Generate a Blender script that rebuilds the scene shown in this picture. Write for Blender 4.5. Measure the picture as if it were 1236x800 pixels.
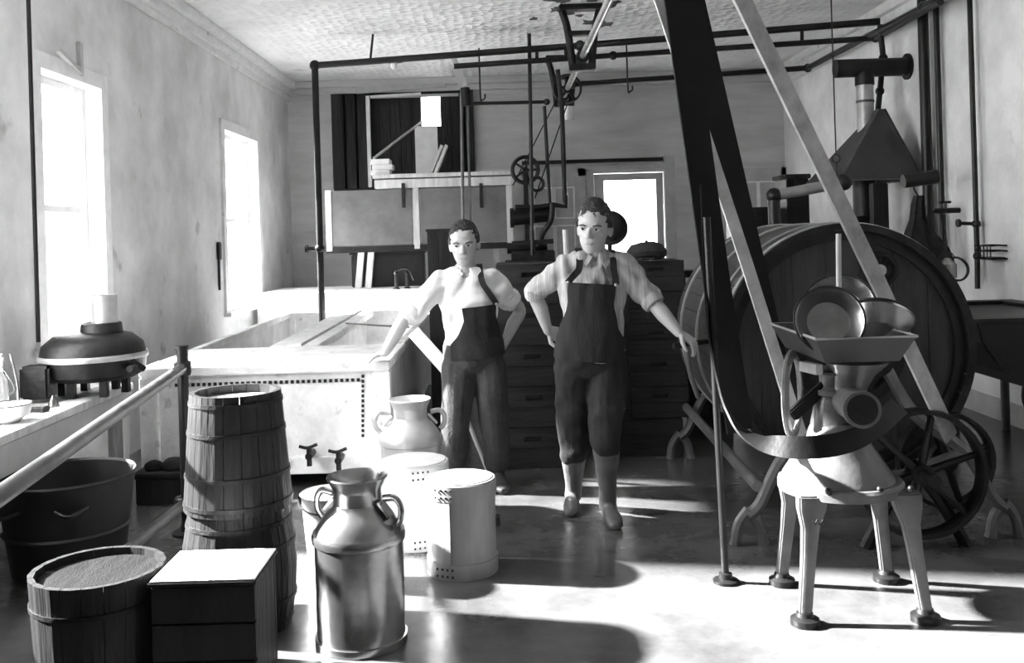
import bpy, bmesh, math, random
import numpy as np
from mathutils import Vector, Matrix, noise

random.seed(7)
for o in list(bpy.data.objects):
    bpy.data.objects.remove(o)
SC = bpy.context.scene
COL = SC.collection
R = math.radians
V = Vector

# ---------------------------------------------------------------- camera
CAM_H, FPX, PPX, PPY, ROLL = 1.55, 1150.0, 603.0, 280.0, R(1.7)
cd = bpy.data.cameras.new('camera')
cam = bpy.data.objects.new('camera', cd); COL.objects.link(cam)
cam.matrix_world = Matrix.Translation((0, 0, CAM_H)) @ Matrix.Rotation(R(90), 4, 'X') @ Matrix.Rotation(-ROLL, 4, 'Z')
cd.sensor_fit = 'HORIZONTAL'; cd.sensor_width = 36.0
cd.lens = 36.0 * FPX / 1236.0
cd.shift_x = (618 - PPX) / 1236.0
cd.shift_y = -(400 - PPY) / 1236.0
cd.clip_start = 0.05; cd.clip_end = 200
SC.camera = cam

# ---------------------------------------------------------------- sky, sun, exposure
world = bpy.data.worlds.new('sky'); SC.world = world; world.use_nodes = True
bg = world.node_tree.nodes['Background']
bg.inputs[0].default_value = (1, 1, 1, 1); bg.inputs[1].default_value = 7.0
sd = bpy.data.lights.new('sun', 'SUN'); sd.energy = 40.0; sd.angle = R(2.0); sd.color = (1, 1, 1)
sun = bpy.data.objects.new('sun', sd); COL.objects.link(sun)
SUN_AZ, SUN_EL = R(-11), R(33)
sdir = V((math.cos(SUN_AZ) * math.cos(SUN_EL), math.sin(SUN_AZ) * math.cos(SUN_EL), -math.sin(SUN_EL)))
sun.rotation_euler = sdir.to_track_quat('-Z', 'Y').to_euler(); sun.location = (-8, -2, 6)
SC.view_settings.view_transform = 'Standard'; SC.view_settings.look = 'None'
SC.view_settings.gamma = 1.0; SC.view_settings.use_curve_mapping = False
SC.view_settings.exposure = 1.0
SC.cycles.use_denoising = True
SC.cycles.diffuse_bounces = 6

# ---------------------------------------------------------------- helpers
def at(px, py, Y):
    """point of the room that a picture point shows at distance Y from the lens plane"""
    dx, dy = px - PPX, PPY - py
    c, s = math.cos(ROLL), math.sin(ROLL)
    u, v = dx * c + dy * s, -dx * s + dy * c
    return V((u * Y / FPX, Y, CAM_H + v * Y / FPX))

def mat(name, val, rough=0.7, metal=0.0, var=0.15, scale=6.0, bump=0.0, bscale=40.0, stretch=(1, 1, 1), spots=None, spec=0.5):
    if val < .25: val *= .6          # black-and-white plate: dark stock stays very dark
    m = bpy.data.materials.new(name); m.use_nodes = True
    nt = m.node_tree; nt.nodes.clear(); N, L = nt.nodes.new, nt.links.new
    out = N('ShaderNodeOutputMaterial'); p = N('ShaderNodeBsdfPrincipled')
    L(p.outputs[0], out.inputs[0])
    p.inputs['Roughness'].default_value = rough; p.inputs['Metallic'].default_value = metal
    p.inputs['Specular IOR Level'].default_value = spec
    tc = N('ShaderNodeTexCoord'); mp = N('ShaderNodeMapping'); mp.inputs['Scale'].default_value = stretch
    L(tc.outputs['Object'], mp.inputs[0])
    nz = N('ShaderNodeTexNoise'); nz.inputs['Scale'].default_value = scale; nz.inputs['Detail'].default_value = 7
    nz.inputs['Roughness'].default_value = 0.62
    L(mp.outputs[0], nz.inputs['Vector'])
    cr = N('ShaderNodeValToRGB'); cr.color_ramp.elements[0].position = 0.32; cr.color_ramp.elements[1].position = 0.68
    lo, hi = val * (1 - var), min(1, val * (1 + var))
    cr.color_ramp.elements[0].color = (lo, lo, lo, 1); cr.color_ramp.elements[1].color = (hi, hi, hi, 1)
    L(nz.outputs[0], cr.inputs[0])
    colr = cr.outputs[0]
    if spots:
        sc_, th, sv = spots
        n2 = N('ShaderNodeTexNoise'); n2.inputs['Scale'].default_value = sc_; n2.inputs['Detail'].default_value = 5
        L(tc.outputs['Object'], n2.inputs['Vector'])
        c2 = N('ShaderNodeValToRGB'); c2.color_ramp.elements[0].position = th; c2.color_ramp.elements[1].position = th + 0.12
        L(n2.outputs[0], c2.inputs[0])
        mx = N('ShaderNodeMixRGB'); mx.inputs[2].default_value = (sv, sv, sv, 1)
        L(c2.outputs[0], mx.inputs[0]); L(colr, mx.inputs[1]); colr = mx.outputs[0]
    L(colr, p.inputs['Base Color'])
    if bump:
        nb = N('ShaderNodeTexNoise'); nb.inputs['Scale'].default_value = bscale; nb.inputs['Detail'].default_value = 4
        L(mp.outputs[0], nb.inputs['Vector'])
        b = N('ShaderNodeBump'); b.inputs['Strength'].default_value = bump; b.inputs['Distance'].default_value = 0.02
        L(nb.outputs[0], b.inputs['Height']); L(b.outputs[0], p.inputs['Normal'])
    return m

MT = {}
def deft():
    w = mat
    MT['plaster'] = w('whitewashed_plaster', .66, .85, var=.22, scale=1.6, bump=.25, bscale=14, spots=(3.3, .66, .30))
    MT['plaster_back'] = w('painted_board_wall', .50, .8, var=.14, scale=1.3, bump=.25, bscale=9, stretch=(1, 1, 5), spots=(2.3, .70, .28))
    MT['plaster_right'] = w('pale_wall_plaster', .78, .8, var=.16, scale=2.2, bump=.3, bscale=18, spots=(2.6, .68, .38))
    MT['floor'] = w('wet_concrete_floor', .14, .24, var=.40, scale=2.2, bump=.12, bscale=11, spots=(1.7, .60, .06))
    MT['white_paint'] = w('white_paint', .74, .5, var=.10, scale=9, bump=.1, bscale=40, spots=(7, .68, .4))
    MT['zinc_white'] = w('limed_vat_boards', .72, .55, var=.16, scale=7, bump=.2, bscale=30, spots=(9, .62, .35))
    MT['zinc'] = w('dull_zinc_lining', .52, .45, .35, var=.22, scale=5, bump=.1, bscale=20)
    MT['grey_paint'] = w('grey_painted_wood', .42, .6, var=.12, scale=6)
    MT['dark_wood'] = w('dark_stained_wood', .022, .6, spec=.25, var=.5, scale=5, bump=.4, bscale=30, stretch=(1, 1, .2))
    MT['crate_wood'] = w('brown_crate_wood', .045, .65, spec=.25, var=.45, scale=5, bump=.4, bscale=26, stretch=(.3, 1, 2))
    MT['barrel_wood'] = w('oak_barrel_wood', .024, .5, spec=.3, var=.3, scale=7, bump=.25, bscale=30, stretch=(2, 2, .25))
    MT['light_wood'] = w('pale_wood', .55, .6, var=.25, scale=8, bump=.3, bscale=25, stretch=(2, 2, .3))
    MT['churn_wood'] = w('churn_head_wood', .065, .5, spec=.3, var=.35, scale=3, bump=.25, bscale=20, stretch=(3, 1, .4))
    MT['hoop'] = w('pale_worn_hoop_iron', .5, .35, .75, var=.3, scale=8)
    MT['hoop_dark'] = w('dark_hoop_iron', .04, .5, .6, var=.5, scale=9, bump=.2)
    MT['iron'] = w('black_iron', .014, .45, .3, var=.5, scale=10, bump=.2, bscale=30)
    MT['pipe'] = w('grey_iron_pipe', .025, .4, .4, var=.4, scale=8)
    MT['pipe_white'] = w('painted_pipe', .26, .4, .2, var=.25, scale=8)
    MT['rail'] = w('worn_rail_iron', .2, .35, .4, var=.3, scale=8)
    MT['cast'] = w('grey_enamelled_casting', .21, .35, .3, var=.25, scale=8, bump=.1, bscale=30)
    MT['tin'] = w('tinned_steel', .36, .26, .92, var=.22, scale=6, bump=.06, bscale=16, spots=(8, .66, .3))
    MT['tin_pale'] = w('pale_tinned_steel', .7, .35, .55, var=.15, scale=6, spots=(9, .68, .45))
    MT['bentwood'] = w('scuffed_bentwood', .30, .5, .2, var=.25, scale=6, bump=.1, bscale=20, stretch=(1, 1, .3), spots=(7, .66, .15))
    MT['cooler_panel'] = w('weathered_zinc_panel', .24, .5, .2, var=.25, scale=3, bump=.1, bscale=15)
    MT['galv'] = w('galvanised_sheet', .42, .42, .6, var=.25, scale=6, bump=.05, bscale=12)
    MT['shaded_tub'] = w('shade_dark_zinc', .035, .55, .2, var=.3, scale=6)  # zinc darkened to carry the shadow the wash tub stands in
    MT['hood'] = w('grey_sheet_metal', .10, .5, .45, var=.2, scale=4)
    MT['belt'] = w('black_leather_belt', .010, .55, spec=.2, var=.4, scale=9, bump=.1)
    MT['belt_pale'] = w('pale_canvas_belt', .5, .6, var=.22, scale=10, bump=.15)
    MT['belt_mid'] = w('worn_leather_belt', .36, .45, var=.3, scale=10, bump=.1)
    MT['skin'] = w('skin', .40, .5, var=.08, scale=9)
    MT['hair'] = w('dark_hair', .022, .5, var=.6, scale=30, bump=.8, bscale=120, stretch=(1, .3, 1))
    MT['shirt_white'] = w('white_cotton', .78, .85, var=.06, scale=12, bump=.15, bscale=60)
    MT['shirt_grey'] = w('pale_work_shirt', .36, .85, var=.4, scale=5, bump=.15, bscale=60, stretch=(18, 3, .5))
    MT['denim_dark'] = w('dark_denim', .030, .85, var=.35, scale=9, bump=.25, bscale=70)
    MT['denim_mid'] = w('faded_denim', .075, .85, var=.3, scale=9, bump=.25, bscale=70)
    MT['denim_over'] = w('worn_overall_denim', .042, .85, var=.35, scale=8, bump=.3, bscale=60, stretch=(3, 3, .6), spec=.2)
    MT['boot'] = w('worn_boot_leather', .07, .55, var=.5, scale=10, bump=.2)
    MT['rubber'] = w('grey_rubber_boot', .16, .45, var=.35, scale=7, bump=.1)
    MT['eye'] = w('eye_white', .6, .3, var=.02)
    MT['iris'] = w('dark_iris', .02, .2, var=.02)
    MT['lip'] = w('lips', .30, .5, var=.05)
    MT['paper'] = w('white_paper', .82, .7, var=.06, scale=8)
    MT['ink'] = w('printed_ink', .2, .8, var=.1)
    MT['cloth_dark'] = w('dark_cloth', .03, .9, var=.4, scale=9, bump=.3)
    MT['weave'] = w('burlap_cover', .03, .9, spec=.05, var=.45, scale=5, bump=.5, bscale=60, stretch=(5, .6, 1))
    MT['ground'] = w('outdoor_ground', .35, .9, var=.2, scale=1)
    MT['ash'] = w('soot_stained_plate', .12, .9, var=.6, scale=9, bump=.3)
    # ceiling: embossed tin
    m = w('embossed_tin_ceiling', .84, .55, var=.12, scale=1.4, spots=(1.4, .68, .45)); MT['ceiling'] = m
    nt = m.node_tree; N, L = nt.nodes.new, nt.links.new
    p = [n for n in nt.nodes if n.type == 'BSDF_PRINCIPLED'][0]
    tc = N('ShaderNodeTexCoord'); vo = N('ShaderNodeTexVoronoi'); vo.inputs['Scale'].default_value = 11; vo.inputs['Randomness'].default_value = .55
    L(tc.outputs['Object'], vo.inputs['Vector']); b = N('ShaderNodeBump'); b.inputs['Strength'].default_value = 1.0; b.inputs['Distance'].default_value = .035
    L(vo.outputs['Distance'], b.inputs['Height']); L(b.outputs[0], p.inputs['Normal'])
    # clear glass and frosted (limewashed) glass
    for nm, kind in (('glass', 0), ('frosted', 1)):
        m = bpy.data.materials.new(nm + '_pane'); m.use_nodes = True; nt = m.node_tree; nt.nodes.clear(); N, L = nt.nodes.new, nt.links.new
        out = N('ShaderNodeOutputMaterial'); mx = N('ShaderNodeMixShader'); g = N('ShaderNodeBsdfGlossy'); g.inputs['Roughness'].default_value = .05
        a = N('ShaderNodeBsdfTransparent') if kind == 0 else N('ShaderNodeBsdfTranslucent')
        a.inputs[0].default_value = (.93, .93, .93, 1) if kind == 0 else (.85, .85, .85, 1)
        mx.inputs[0].default_value = .06; L(a.outputs[0], mx.inputs[1]); L(g.outputs[0], mx.inputs[2]); L(mx.outputs[0], out.inputs[0])
        MT[nm] = m
    # jar glass
    m = bpy.data.materials.new('jar_glass'); m.use_nodes = True
    p = m.node_tree.nodes['Principled BSDF']; p.inputs['Transmission Weight'].default_value = .85; p.inputs['Roughness'].default_value = .08
    p.inputs['Base Color'].default_value = (.8, .8, .8, 1); MT['jar'] = m
deft()

ORG = {}      # object -> world point its local coordinates start from

def thing(name, label, cat, loc=(0, 0, 0), group=None, kind=None):
    o = bpy.data.objects.new(name, None); COL.objects.link(o); o.empty_display_size = .1
    o.location = V(loc); ORG[o.name] = V(loc)
    if label: o['label'] = label
    if cat: o['category'] = cat
    if group: o['group'] = group
    if kind: o['kind'] = kind
    return o

def tag(o, label=None, cat=None, group=None, kind=None):
    for k, v in (('label', label), ('category', cat), ('group', group), ('kind', kind)):
        if v: o[k] = v
    return o

def copy_tree(o, parent=None):
    c = o.copy(); COL.objects.link(c)
    if parent is not None: c.parent = parent
    for ch in list(o.children): copy_tree(ch, c)
    return c

class MB:
    def __init__(s): s.v = []; s.f = []
    def add(s, vs, fs):
        b = len(s.v); s.v += [V(p) for p in vs]; s.f += [tuple(i + b for i in f) for f in fs]; return s
    def box(s, c, size, M=None, bev=0):
        x, y, z = size[0] / 2, size[1] / 2, size[2] / 2
        vs = [V((i * x, j * y, k * z)) for i in (-1, 1) for j in (-1, 1) for k in (-1, 1)]
        if M is not None: vs = [M.to_3x3() @ p for p in vs]
        return s.add([p + V(c) for p in vs], [(0, 1, 3, 2), (4, 6, 7, 5), (0, 4, 5, 1), (2, 3, 7, 6), (0, 2, 6, 4), (1, 5, 7, 3)])
    def bb(s, a, b):
        a, b = V(a), V(b); return s.box((a + b) / 2, [abs(b[i] - a[i]) for i in range(3)])
    def bar(s, p, q, w, h, up=(0, 0, 1)):
        p, q = V(p), V(q); d = (q - p).normalized(); u = V(up)
        sd_ = d.cross(u)
        if sd_.length < 1e-4: sd_ = d.cross(V((1, 0, 0)))
        sd_.normalize(); u = sd_.cross(d).normalized()
        a, b = sd_ * w / 2, u * h / 2
        vs = [p - a - b, p + a - b, p + a + b, p - a + b, q - a - b, q + a - b, q + a + b, q - a + b]
        return s.add(vs, [(0, 3, 2, 1), (4, 5, 6, 7), (0, 1, 5, 4), (1, 2, 6, 5), (2, 3, 7, 6), (3, 0, 4, 7)])
    def ringloft(s, rings, closed=False, caps=True):
        n = len(rings[0]); b = len(s.v)
        for r in rings: s.v += [V(p) for p in r]
        m = len(rings)
        for i in range(m if closed else m - 1):
            a0, a1 = b + i * n, b + ((i + 1) % m) * n
            for j in range(n):
                k = (j + 1) % n; s.f.append((a0 + j, a0 + k, a1 + k, a1 + j))
        if caps and not closed:
            s.f.append(tuple(b + j for j in reversed(range(n)))); s.f.append(tuple(b + (m - 1) * n + j for j in range(n)))
        return s
    def tube(s, pts, r, n=10, closed=False, caps=True, flat=None):
        pts = [V(p) for p in pts]; m = len(pts)
        rr = r if isinstance(r, (list, tuple)) else [r] * m
        rings = []; prev = None
        for i, p in enumerate(pts):
            if closed: t = pts[(i + 1) % m] - pts[i - 1]
            else: t = pts[min(i + 1, m - 1)] - pts[max(i - 1, 0)]
            t.normalize()
            if prev is None:
                u = t.cross(V((0, 0, 1)));
                if u.length < .1: u = t.cross(V((0, 1, 0)))
            else:
                u = prev - t * prev.dot(t)
            u.normalize(); prev = u; w = t.cross(u)
            q = rr[i] if isinstance(rr[i], (list, tuple)) else (rr[i], rr[i])
            rings.append([p + u * math.cos(2 * math.pi * j / n) * q[0] + w * math.sin(2 * math.pi * j / n) * q[1] for j in range(n)])
        return s.ringloft(rings, closed, caps)
    def cyl(s, p, q, r0, r1=None, n=16):
        return s.tube([p, q], [r0, r0 if r1 is None else r1], n)
    def lathe(s, prof, n=32, M=None, c=(0, 0, 0), close=False):
        M = M or Matrix.Identity(4); rings = []
        for (r, z) in prof:
            rings.append([V(c) + M.to_3x3() @ V((r * math.cos(2 * math.pi * j / n), r * math.sin(2 * math.pi * j / n), z)) for j in range(n)])
        return s.ringloft(rings, closed=close, caps=not close)
    def sphere(s, c, rad, M=None, n=14, m=9):
        rings = []; rad = rad if isinstance(rad, (tuple, list)) else (rad,) * 3
        for i in range(m):
            a = -math.pi / 2 + math.pi * (i + .35) / (m - .3)
            rg = []
            for j in range(n):
                t = 2 * math.pi * j / n
                p = V((rad[0] * math.cos(a) * math.cos(t), rad[1] * math.cos(a) * math.sin(t), rad[2] * math.sin(a)))
                if M is not None: p = M.to_3x3() @ p
                rg.append(V(c) + p)
            rings.append(rg)
        return s.ringloft(rings)
    def ribbon(s, pts, wv, w, th):
        """flat strap along pts; wv: width direction (one or per point)"""
        pts = [V(p) for p in pts]; m = len(pts); rings = []
        for i, p in enumerate(pts):
            t = (pts[min(i + 1, m - 1)] - pts[max(i - 1, 0)]).normalized()
            q = V(wv[i]) if isinstance(wv[0], (list, tuple, Vector)) else V(wv)
            q = (q - t * q.dot(t)).normalized(); nn = t.cross(q)
            ww = w[i] if isinstance(w, (list, tuple)) else w
            rings.append([p - q * ww / 2 - nn * th / 2, p + q * ww / 2 - nn * th / 2, p + q * ww / 2 + nn * th / 2, p - q * ww / 2 + nn * th / 2])
        return s.ringloft(rings)
    def prism(s, poly, axis, a, b):
        """poly of 2D points extruded along axis ('x','y','z') from a to b"""
        def mk(p, t):
            return {'x': (t, p[0], p[1]), 'y': (p[0], t, p[1]), 'z': (p[0], p[1], t)}[axis]
        return s.ringloft([[mk(p, a) for p in poly], [mk(p, b) for p in poly]])
    def sheet(s, U, Vr, plane, off, t, holes=()):
        """rectangular slab with rectangular holes; plane 'x' (u=y,v=z), 'y' (u=x,v=z), 'z' (u=x,v=y)"""
        us = sorted({U[0], U[1]} | {h[0] for h in holes} | {h[1] for h in holes}); vs = sorted({Vr[0], Vr[1]} | {h[2] for h in holes} | {h[3] for h in holes})
        us = [u for u in us if U[0] <= u <= U[1]]; vs = [v for v in vs if Vr[0] <= v <= Vr[1]]
        for i in range(len(us) - 1):
            run = None
            for j in range(len(vs) - 1):
                cu, cv = (us[i] + us[i + 1]) / 2, (vs[j] + vs[j + 1]) / 2
                if any(h[0] < cu < h[1] and h[2] < cv < h[3] for h in holes):
                    continue
                a, b = (us[i], vs[j]), (us[i + 1], vs[j + 1])
                if plane == 'x': s.bb((off, a[0], a[1]), (off + t, b[0], b[1]))
                elif plane == 'y': s.bb((a[0], off, a[1]), (b[0], off + t, b[1]))
                else: s.bb((a[0], a[1], off), (b[0], b[1], off + t))
        return s
    def xf(s, M):
        s.v = [M @ p for p in s.v]; return s
    def build(s, name, m, parent=None, smooth=False, origin=None, bevel=0, auto=None):
        if parent is not None: org = ORG[parent.name]
        else: org = V(origin) if origin is not None else V((0, 0, 0))
        me = bpy.data.meshes.new(name); me.from_pydata([tuple(p - org) for p in s.v], [], s.f)
        bm = bmesh.new(); bm.from_mesh(me); bmesh.ops.recalc_face_normals(bm, faces=bm.faces)
        if bevel: bmesh.ops.bevel(bm, geom=[e for e in bm.edges if len(e.link_faces) == 2 and e.calc_face_angle(0) > .6], offset=bevel, segments=2, affect='EDGES', clamp_overlap=True)
        ang = R(auto if auto else 38)
        if smooth:
            for f in bm.faces: f.smooth = True
            for e in bm.edges:
                if len(e.link_faces) == 2 and e.calc_face_angle(0) > ang: e.smooth = False
        bm.to_mesh(me); bm.free()
        me.materials.append(MT[m] if isinstance(m, str) else m)
        o = bpy.data.objects.new(name, me); COL.objects.link(o)
        if parent is not None: o.parent = parent; ORG[o.name] = org
        else: o.location = org; ORG[o.name] = org
        return o

def curve(pts, k=8):
    """Catmull-Rom through points"""
    P = [V(p) for p in pts]; P = [P[0] * 2 - P[1]] + P + [P[-1] * 2 - P[-2]]; out = []
    for i in range(1, len(P) - 2):
        for j in range(k):
            t = j / k; a, b, c, d = P[i - 1], P[i], P[i + 1], P[i + 2]
            out.append(.5 * ((2 * b) + (c - a) * t + (2 * a - 5 * b + 4 * c - d) * t * t + (3 * b - a - 3 * c + d) * t ** 3))
    out.append(P[-2]); return out

def arc(c, r, a0, a1, n, ux=(1, 0, 0), uy=(0, 0, 1)):
    return [V(c) + V(ux) * r * math.cos(a0 + (a1 - a0) * i / n) + V(uy) * r * math.sin(a0 + (a1 - a0) * i / n) for i in range(n + 1)]
# ================================================================ the room
XL, XR, YB, YF, H = -2.75, 3.80, 12.6, -2.6, 3.60
T = .22
o = MB().bb((XL - T, YF - T, -.12), (XR + T, YB + T, 0)).build('floor', 'floor'); tag(o, kind='structure')
o = MB().bb((XL - T, YF - T, H), (XR + T, YB + T, H + .1)).build('ceiling', 'ceiling'); tag(o, kind='structure')
# outside ground
o = MB().sheet((-40, 40), (-40, 50), 'z', -.5, .3, holes=[(XL - T, XR + T, YF - T, YB + T)]).build('ground', 'ground'); tag(o, kind='structure')

# left wall openings (y0,y1,z0,z1)
W1 = (5.72, 6.60, .95, 2.62); W2 = (9.55, 10.85, .85, 2.66)
W3 = (3.30, 5.06, .85, 3.52)
o = MB().sheet((YF, YB), (0, H), 'x', XL - T, T, holes=[W1, W2, W3]).build('wall_left', 'plaster'); tag(o, kind='structure')
# back wall: glazed door leaf, shuttered window
dl, dr = at(719, 300, YB).x, at(804, 300, YB).x
DZ = at(760, 208, YB).z
wl, wr = at(404, 170, YB).x, at(568, 170, YB).x
wb, wt = at(490, 232, YB).z, at(490, 110, YB).z
o = MB().sheet((XL - T, XR + T), (0, H), 'y', YB, T, holes=[(dl, dr, .02, DZ), (wl, wr, wb, wt)]).build('wall_back', 'plaster_back'); tag(o, kind='structure')
RW = []
o = MB().sheet((YF, YB), (0, H), 'x', XR, T, holes=RW).build('wall_right', 'plaster_right'); tag(o, kind='structure')
FW = []
o = MB().sheet((XL - T, XR + T), (0, H), 'y', YF - T, T, holes=FW).build('wall_front', 'plaster'); tag(o, kind='structure')

def wall_window(name, plane, off, hole, pane, bars=(1, 1), inward=1, casing=.1):
    """sash window in a wall; inward = sign of the direction into the room"""
    u0, u1, z0, z1 = hole; t = thing(name, None, None, kind='structure')
    a = off - inward * .12
    MB().sheet((u0 - casing, u1 + casing), (z0 - .02, z1 + casing), plane, off + (0 if inward > 0 else -.025), .025, holes=[(u0 + .005, u1 - .005, z0, z1)]).build('casing', 'white_paint', t)
    MB().sheet((u0, u1), (z0, z1), plane, a - .02, .04, holes=[(u0 + .05, u1 - .05, z0 + .05, z1 - .05)]).build('window_frame', 'white_paint', t)
    b = MB()
    for i in range(1, bars[0] + 1):
        c = u0 + (u1 - u0) * i / (bars[0] + 1); b.sheet((c - .012, c + .012), (z0 + .05, z1 - .05), plane, a - .015, .03)
    for i in range(1, bars[1] + 1):
        c = z0 + (z1 - z0) * i / (bars[1] + 1); b.sheet((u0 + .05, u1 - .05), (c - .02, c + .02), plane, a - .018, .036)
    if b.v: b.build('glazing_bar', 'white_paint', t)
    for i in range(bars[0] + 1):
        for j in range(bars[1] + 1):
            MB().sheet((u0 + .05 + (u1 - u0 - .1) * i / (bars[0] + 1), u0 + .05 + (u1 - u0 - .1) * (i + 1) / (bars[0] + 1)),
                       (z0 + .05 + (z1 - z0 - .1) * j / (bars[1] + 1), z0 + .05 + (z1 - z0 - .1) * (j + 1) / (bars[1] + 1)), plane, a - .003, .004).build('pane', pane, t)
    s = MB()
    if plane == 'x': s.bb((off - inward * .1, u0 - .12, z0 - .06), (off + inward * .07, u1 + .12, z0 - .02))
    else: s.bb((u0 - .12, off - inward * .1, z0 - .06), (u1 + .12, off + inward * .07, z0 - .02))
    s.build('window_sill', 'white_paint', t)
    return t
wall_window('window_1', 'x', XL, W1, 'glass', (0, 1))
wall_window('window_2', 'x', XL, W2, 'glass', (0, 1))
for i, h in enumerate(FW): wall_window('window_%d' % (4 + i), 'y', YF, h, 'glass', (1, 1), 1)
# tall loading window just outside the picture, sashes thrown open
t = thing('window_3', None, None, kind='structure')
MB().bb((XL - .2, W3[0] - .08, W3[2] - .05), (XL + .06, W3[1] + .06, W3[2])).build('window_sill', 'white_paint', t)
for y in (W3[0] - .08, W3[1]): MB().bb((XL, y, W3[2]), (XL + .025, y + .08, W3[3] + .06)).build('casing', 'white_paint', t)
for k, (yy_, zz_, hy_, hz_) in enumerate(((.5 * (W1[0] + W1[1]), .5 * (W1[2] + W1[3]), W1[1] - W1[0], W1[3] - W1[2]), (.5 * (W2[0] + W2[1]), .5 * (W2[2] + W2[3]), W2[1] - W2[0], W2[3] - W2[2]), (.5 * (W3[0] + W3[1]), .5 * (W3[2] + W3[3]), W3[1] - W3[0], W3[3] - W3[2]))):
    ld = bpy.data.lights.new('sky_portal', 'AREA'); ld.shape = 'RECTANGLE'; ld.size = hz_; ld.size_y = hy_; ld.cycles.is_portal = True
    lo_ = bpy.data.objects.new('sky_portal', ld); COL.objects.link(lo_); lo_.location = (XL - T - .01, yy_, zz_); lo_.rotation_euler = (0, R(-90), 0)

# cornices
def cornice(name, plane, off, a, b, sgn, m='white_paint'):
    t = thing(name, None, None, kind='structure')
    for i, (d, z0, z1) in enumerate(((.03, H - .24, H - .17), (.07, H - .17, H - .09), (.13, H - .09, H - .001))):
        if plane == 'x': MB().bb((off, a, z0), (off + sgn * d, b, z1)).build('moulding', m, t, bevel=.008)
        else: MB().bb((a, off, z0), (b, off + sgn * d, z1)).build('moulding', m, t, bevel=.008)
cornice('trim_1', 'x', XL, YF, YB, 1)
cornice('trim_2', 'y', YB, XL + .13, XR - .13, -1, 'plaster_back')
cornice('trim_3', 'x', XR, YF, YB, -1)
o = MB().bb((XL + .02, YB - .03, 0), (dl - .12, YB - .002, .16)).build('baseboard_back', 'grey_paint'); tag(o, kind='structure')
o = MB().bb((XR - .03, YF, 0), (XR - .002, YB, .16)).build('baseboard_right', 'grey_paint'); tag(o, kind='structure')

# glazed back door with casing
t = thing('door_1', None, None, kind='structure')
gx0, gx1 = at(730, 250, YB).x, at(793, 250, YB).x; gz0, gz1 = .95, at(760, 217, YB).z
MB().sheet((dl + .01, dr - .01), (.03, DZ - .01), 'y', YB + .03, .05, holes=[(gx0, gx1, gz0, gz1)]).build('door_leaf', 'grey_paint', t)
MB().bb((gx0, YB + .05, gz0), (gx1, YB + .055, gz1)).build('pane', 'glass', t)
MB().sphere((dr - .07, YB - .01, 1.0), .03).build('door_knob', 'iron', t, smooth=True)
cas = at(640, 200, YB)
MB().bb((dr, YB - .03, 0), (dr + .14, YB - .001, at(810, 188, YB).z)).build('casing', 'grey_paint', t)
MB().bb((dl - .10, YB - .025, 0), (dl, YB - .001, DZ)).build('casing', 'grey_paint', t)
MB().bb((at(630, 200, YB).x, YB - .045, DZ + .04), (dr + .0, YB - .001, DZ + .11)).build('header', 'grey_paint', t)
MB().bb((at(630, 200, YB).x, YB - .09, at(700, 197, YB).z), (dr - .02, YB - .001, at(700, 193, YB).z)).build('ledge', 'dark_wood', t)
def panel_door(name, x0, x1, z1, rows):
    t = thing(name, None, None, kind='structure')
    MB().bb((x0, YB - .04, .02), (x1, YB - .001, z1)).build('door_leaf', 'grey_paint', t)
    w = (x1 - x0)
    for c in range(2):
        for (a, b) in rows:
            u0 = x0 + .1 * w + c * .43 * w; u1 = u0 + .36 * w
            MB().sheet((u0 - .02, u1 + .02), (a - .02, b + .02), 'y', YB - .052, .012, holes=[(u0, u1, a, b)]).build('panel_moulding', 'white_paint', t)
            MB().bb((u0 + .03, YB - .05, a + .03), (u1 - .03, YB - .04, b - .03)).build('panel', 'grey_paint', t)
    for (a, b) in ((x0 - .1, x0), (x1, x1 + .1)):
        MB().bb((a, YB - .05, 0), (b, YB - .001, z1 + .1)).build('casing', 'grey_paint', t)
    MB().bb((x0 - .1, YB - .05, z1), (x1 + .1, YB - .001, z1 + .1)).build('casing', 'grey_paint', t)
    return t
panel_door('door_3', at(640, 260, YB).x, dl - .21, DZ - .03, ((.25, .95), (1.15, 1.6), (1.72, 2.1)))
panel_door('door_4', at(887, 250, YB).x, at(943, 250, YB).x, at(915, 212, YB).z, ((.25, .95), (1.15, 2.1)))

# shuttered window on the back wall
t = thing('window_8', None, None, kind='structure')
MB().sheet((wl - .02, wr + .02), (wb, wt + .02), 'y', YB - .05, .05, holes=[(at(446, 170, YB).x, at(558, 170, YB).x, wb + .02, wt - .05)]).build('window_frame', 'dark_wood', t)
gx = (at(508, 130, YB).x, at(531, 130, YB).x); gz = (at(520, 152, YB).z, at(520, 108, YB).z)
n = 5; a, b = at(446, 170, YB).x, gx[0]
for i in range(n):
    MB().bb((a + (b - a) * i / n + .004, YB + .02, wb), (a + (b - a) * (i + 1) / n - .004, YB + .05 + .008 * (i % 2), wt)).build('plank', 'dark_wood', t)
for (a, b, z1) in ((gx[0], gx[1], gz[0]), (gx[1], gx[1] + .14, wt), (gx[1] + .14, wr, wt)):
    MB().bb((a + .004, YB + .02, wb), (b - .004, YB + .05, z1)).build('plank', 'dark_wood', t)
MB().sheet((wl, wr), (wb, wt), 'y', YB + .07, .03, holes=[(gx[0], gx[1], gz[0], wt)]).build('shutter_light_stop', 'dark_wood', t)  # added sheet that stops daylight showing between the planks
MB().bb((gx[0], YB + .06, gz[0]), (gx[1], YB + .064, wt)).build('pane', 'glass', t)
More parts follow.
